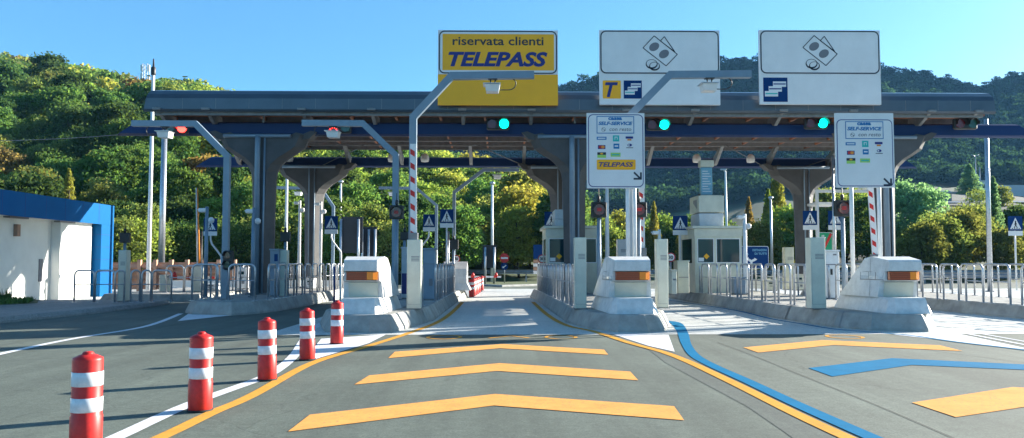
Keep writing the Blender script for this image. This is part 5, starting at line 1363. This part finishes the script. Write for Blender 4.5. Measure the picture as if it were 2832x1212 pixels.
while d < 318:
    u = -140
    while u < 1600:
        px = u + rnd.uniform(-12, 12); dd = d + rnd.uniform(-3, 3); sp.append(((px-1380)/F*dd, dd, rnd.uniform(.85, 1.3))); u += 5.6*F/d
    d += 7.0
for i in range(60):                                   # upper edge of the wood towards the right
    px = rnd.uniform(1560, 2000); dd = rnd.uniform(125, 290); sp.append(((px-1380)/F*dd, dd, rnd.uniform(.6, .9)))
def tl(x, y, r):
    c = GREENS[pick(1380 + F*x/y, y)]; j = r.uniform(.95, 1.35); return tuple(v*j for v in c)
mass('forest', 'green and yellow wood covering the upper left hillside', sp, S2, 3, tl)
S3 = [crown(30+i, 420, 10, 9.5, .7) for i in range(4)]
sp = []
d = 400
while d < 735:
    u = 1150
    while u < 2960:
        px = u + rnd.uniform(-8, 8); dd = d + rnd.uniform(-4, 4); sp.append(((px-1380)/F*dd, dd, rnd.uniform(.8, 1.35))); u += 8.5*F/d
    d += 9.5
print('far trees', len(sp))
def tf(x, y, r):
    j = r.uniform(.7, 1.25); return (.026*j, .06*j, .034*j)
mass('far_forest', 'dark blue green wood covering the far hills at right', sp, S3, 4, tf)

# far house and small things on the bank, lamps, hill top mast
Y = 185; x0, x1 = X(2701, Y, 510), X(2728, Y, 510); z0, z1 = Z(528, Y, 2715), Z(499, Y, 2715)
t = thing('house', 'small white house with dark windows high on the right bank', 'house', ((x0+x1)/2, Y, z0))
g = MB(); g.box(x0, x1, Y, Y+3, z0-3, z1-.3); w = part(t, 'wall', g, 'plaster', True)
g = MB(); g.box(x0-.2, x1+.2, Y-.2, Y+3.2, z1-.29, z1); part(t, 'roof', g, 'roofg', True)
for s in (.15, .55):
    g = MB(); g.box(x0+(x1-x0)*s, x0+(x1-x0)*(s+.28), Y-.04, Y-.0, z0+.6, z0+1.5); part(t, 'window', g, 'glass', True)
x0, x1 = X(2608, 175, 540), X(2632, 175, 540); z0, z1 = Z(552, 175, 2620), Z(528, 175, 2620)
t = thing('shed', 'small grey shed with sloping roof on the right bank', 'shed', ((x0+x1)/2, 175, z0))
g = MB(); g.box(x0, x1, 175, 177, z0-2, z1-.4); part(t, 'wall', g, 'pave', True)
g = MB(); g.prism_y([(x0-.2, z1-.4), (x1+.2, z1-.4), ((x0+x1)/2, z1+.2)], 174.8, 177.2); part(t, 'roof', g, 'roofg', True)
g = MB(); Y = 215; g.box(X(2760, Y), X(3000, Y), Y, Y+6, Z(524, Y, 2800)-3, Z(512, Y, 2800)); single('long_shed', g, 'roofg', 'long pale low building at the top of the right bank', 'building')
for px, py, d, lab, hd in ((2697, 432, 190, 'distant double headed lamp mast above the white house', 'double'), (2709, 462, 188, 'distant thin mast right above the white house', None)):
    x = X(px, d, py); zz = hz(x, d); t = thing('lamp_mast', lab, 'lamp post', (x, d, zz)); zt2 = Z(py, d, px)
    g = MB(); g.tube([(x, d, zz), (x, d, zt2)], .13, 6); part(t, 'mast', g, 'galv', True)
    if hd:
        for s in (-1, 1): g = MB(); g.tube([(x, d, zt2-.1), (x+s*.9, d, zt2+.35)], .1, 5); part(t, 'lamp_head', g, 'galv', True)
# lattice mast on the left skyline
d = 290; x = X(404, d, 200); zz = Z(240, d, 404); t = thing('lattice_mast', 'white lattice antenna mast on the left hilltop', 'antenna mast', (x, d, zz))
g = MB(); h = Z(178, d, 404) - zz
for sx in (-.9, 0.9):
    for sy in (-.9, .9): g.tube([(x+sx, d+sy, zz-3), (x+sx, d+sy, zz+h)], .14, 5)
for k in range(6):
    a, b = zz + h*k/6, zz + h*(k+1)/6
    g.tube([(x-.9, d-.9, a), (x+.9, d-.9, b)], .09, 4); g.tube([(x+.9, d-.9, a), (x-.9, d-.9, b)], .09, 4)
part(t, 'lattice', g, 'white', True)
for k, (dx, dz) in enumerate(((-1.3, .8), (1.3, .8), (-1.3, .45), (1.4, .3))):
    g = MB(); g.box(x+dx-.25, x+dx+.25, d-1.1, d-.8, zz+h*dz-1.2, zz+h*dz+1.2); part(t, 'antenna', g, 'white', True)

# ------------------------------------------------------------------ air
SUN_EL, SUN_AZ = math.radians(19.2), math.radians(62.5)     # azimuth clockwise from +Y
hm = bpy.data.materials.new('haze'); hm.use_nodes = True; nt = hm.node_tree; nt.nodes.remove(nt.nodes['Principled BSDF'])
pv = nt.nodes.new('ShaderNodeVolumePrincipled'); pv.inputs['Color'].default_value = (.22, .56, 1, 1); pv.inputs['Density'].default_value = .00013; pv.inputs['Anisotropy'].default_value = 0
nt.links.new(pv.outputs[0], nt.nodes['Material Output'].inputs['Volume'])
g = MB(); g.box(-1900, 2400, -280, 1800, -2, 600)
hz_o = bpy.data.objects.new('haze', g.mesh('haze', hm)); COL.objects.link(hz_o); tag(hz_o, 'thin blue haze filling the valley air', 'haze', kind='stuff')

# ------------------------------------------------------------------ sky, sun, camera
w = bpy.data.worlds.new('World'); SC.world = w; w.use_nodes = True; nt = w.node_tree
sky = nt.nodes.new('ShaderNodeTexSky'); sky.sky_type = 'NISHITA'; sky.sun_disc = False
sky.sun_elevation = SUN_EL; sky.sun_rotation = SUN_AZ
sky.air_density = .6; sky.dust_density = .5; sky.ozone_density = .6
tn = nt.nodes.new('ShaderNodeMix'); tn.data_type = 'RGBA'; tn.blend_type = 'MULTIPLY'; tn.inputs[0].default_value = 1; tn.inputs[7].default_value = (.76, 1.05, 1.12, 1); hs = nt.nodes.new('ShaderNodeHueSaturation'); hs.inputs['Saturation'].default_value = 1.13
nt.links.new(sky.outputs[0], tn.inputs[6]); nt.links.new(tn.outputs[2], hs.inputs['Color']); nt.links.new(hs.outputs[0], nt.nodes['Background'].inputs['Color']); nt.nodes['Background'].inputs['Strength'].default_value = .06
sl = bpy.data.lights.new('sun', 'SUN'); sl.energy = 5.0; sl.angle = math.radians(.53); sl.color = (1, .93, .82)
so = bpy.data.objects.new('sun', sl); COL.objects.link(so)
dv = Vector((math.sin(SUN_AZ)*math.cos(SUN_EL), math.cos(SUN_AZ)*math.cos(SUN_EL), math.sin(SUN_EL)))
so.rotation_euler = dv.to_track_quat('Z', 'Y').to_euler(); so.location = (40, 20, 60)
cam = bpy.data.cameras.new('camera'); co = bpy.data.objects.new('camera', cam); COL.objects.link(co)
cam.sensor_fit = 'HORIZONTAL'; cam.sensor_width = 36; cam.lens = 36*F/2832; cam.clip_start = .1; cam.clip_end = 8000
co.location = EYE; co.rotation_euler = ROT.to_euler(); SC.camera = co
vs_ = SC.view_settings; vs_.view_transform = 'Standard'; vs_.look = 'None'; vs_.exposure = 2.0; vs_.gamma = 1; vs_.use_curve_mapping = False
SC.render.engine = 'CYCLES'; SC.cycles.max_bounces = 6; SC.cycles.diffuse_bounces = 3; SC.cycles.transparent_max_bounces = 4; SC.cycles.volume_bounces = 0
SC.cycles.volume_max_steps = 64
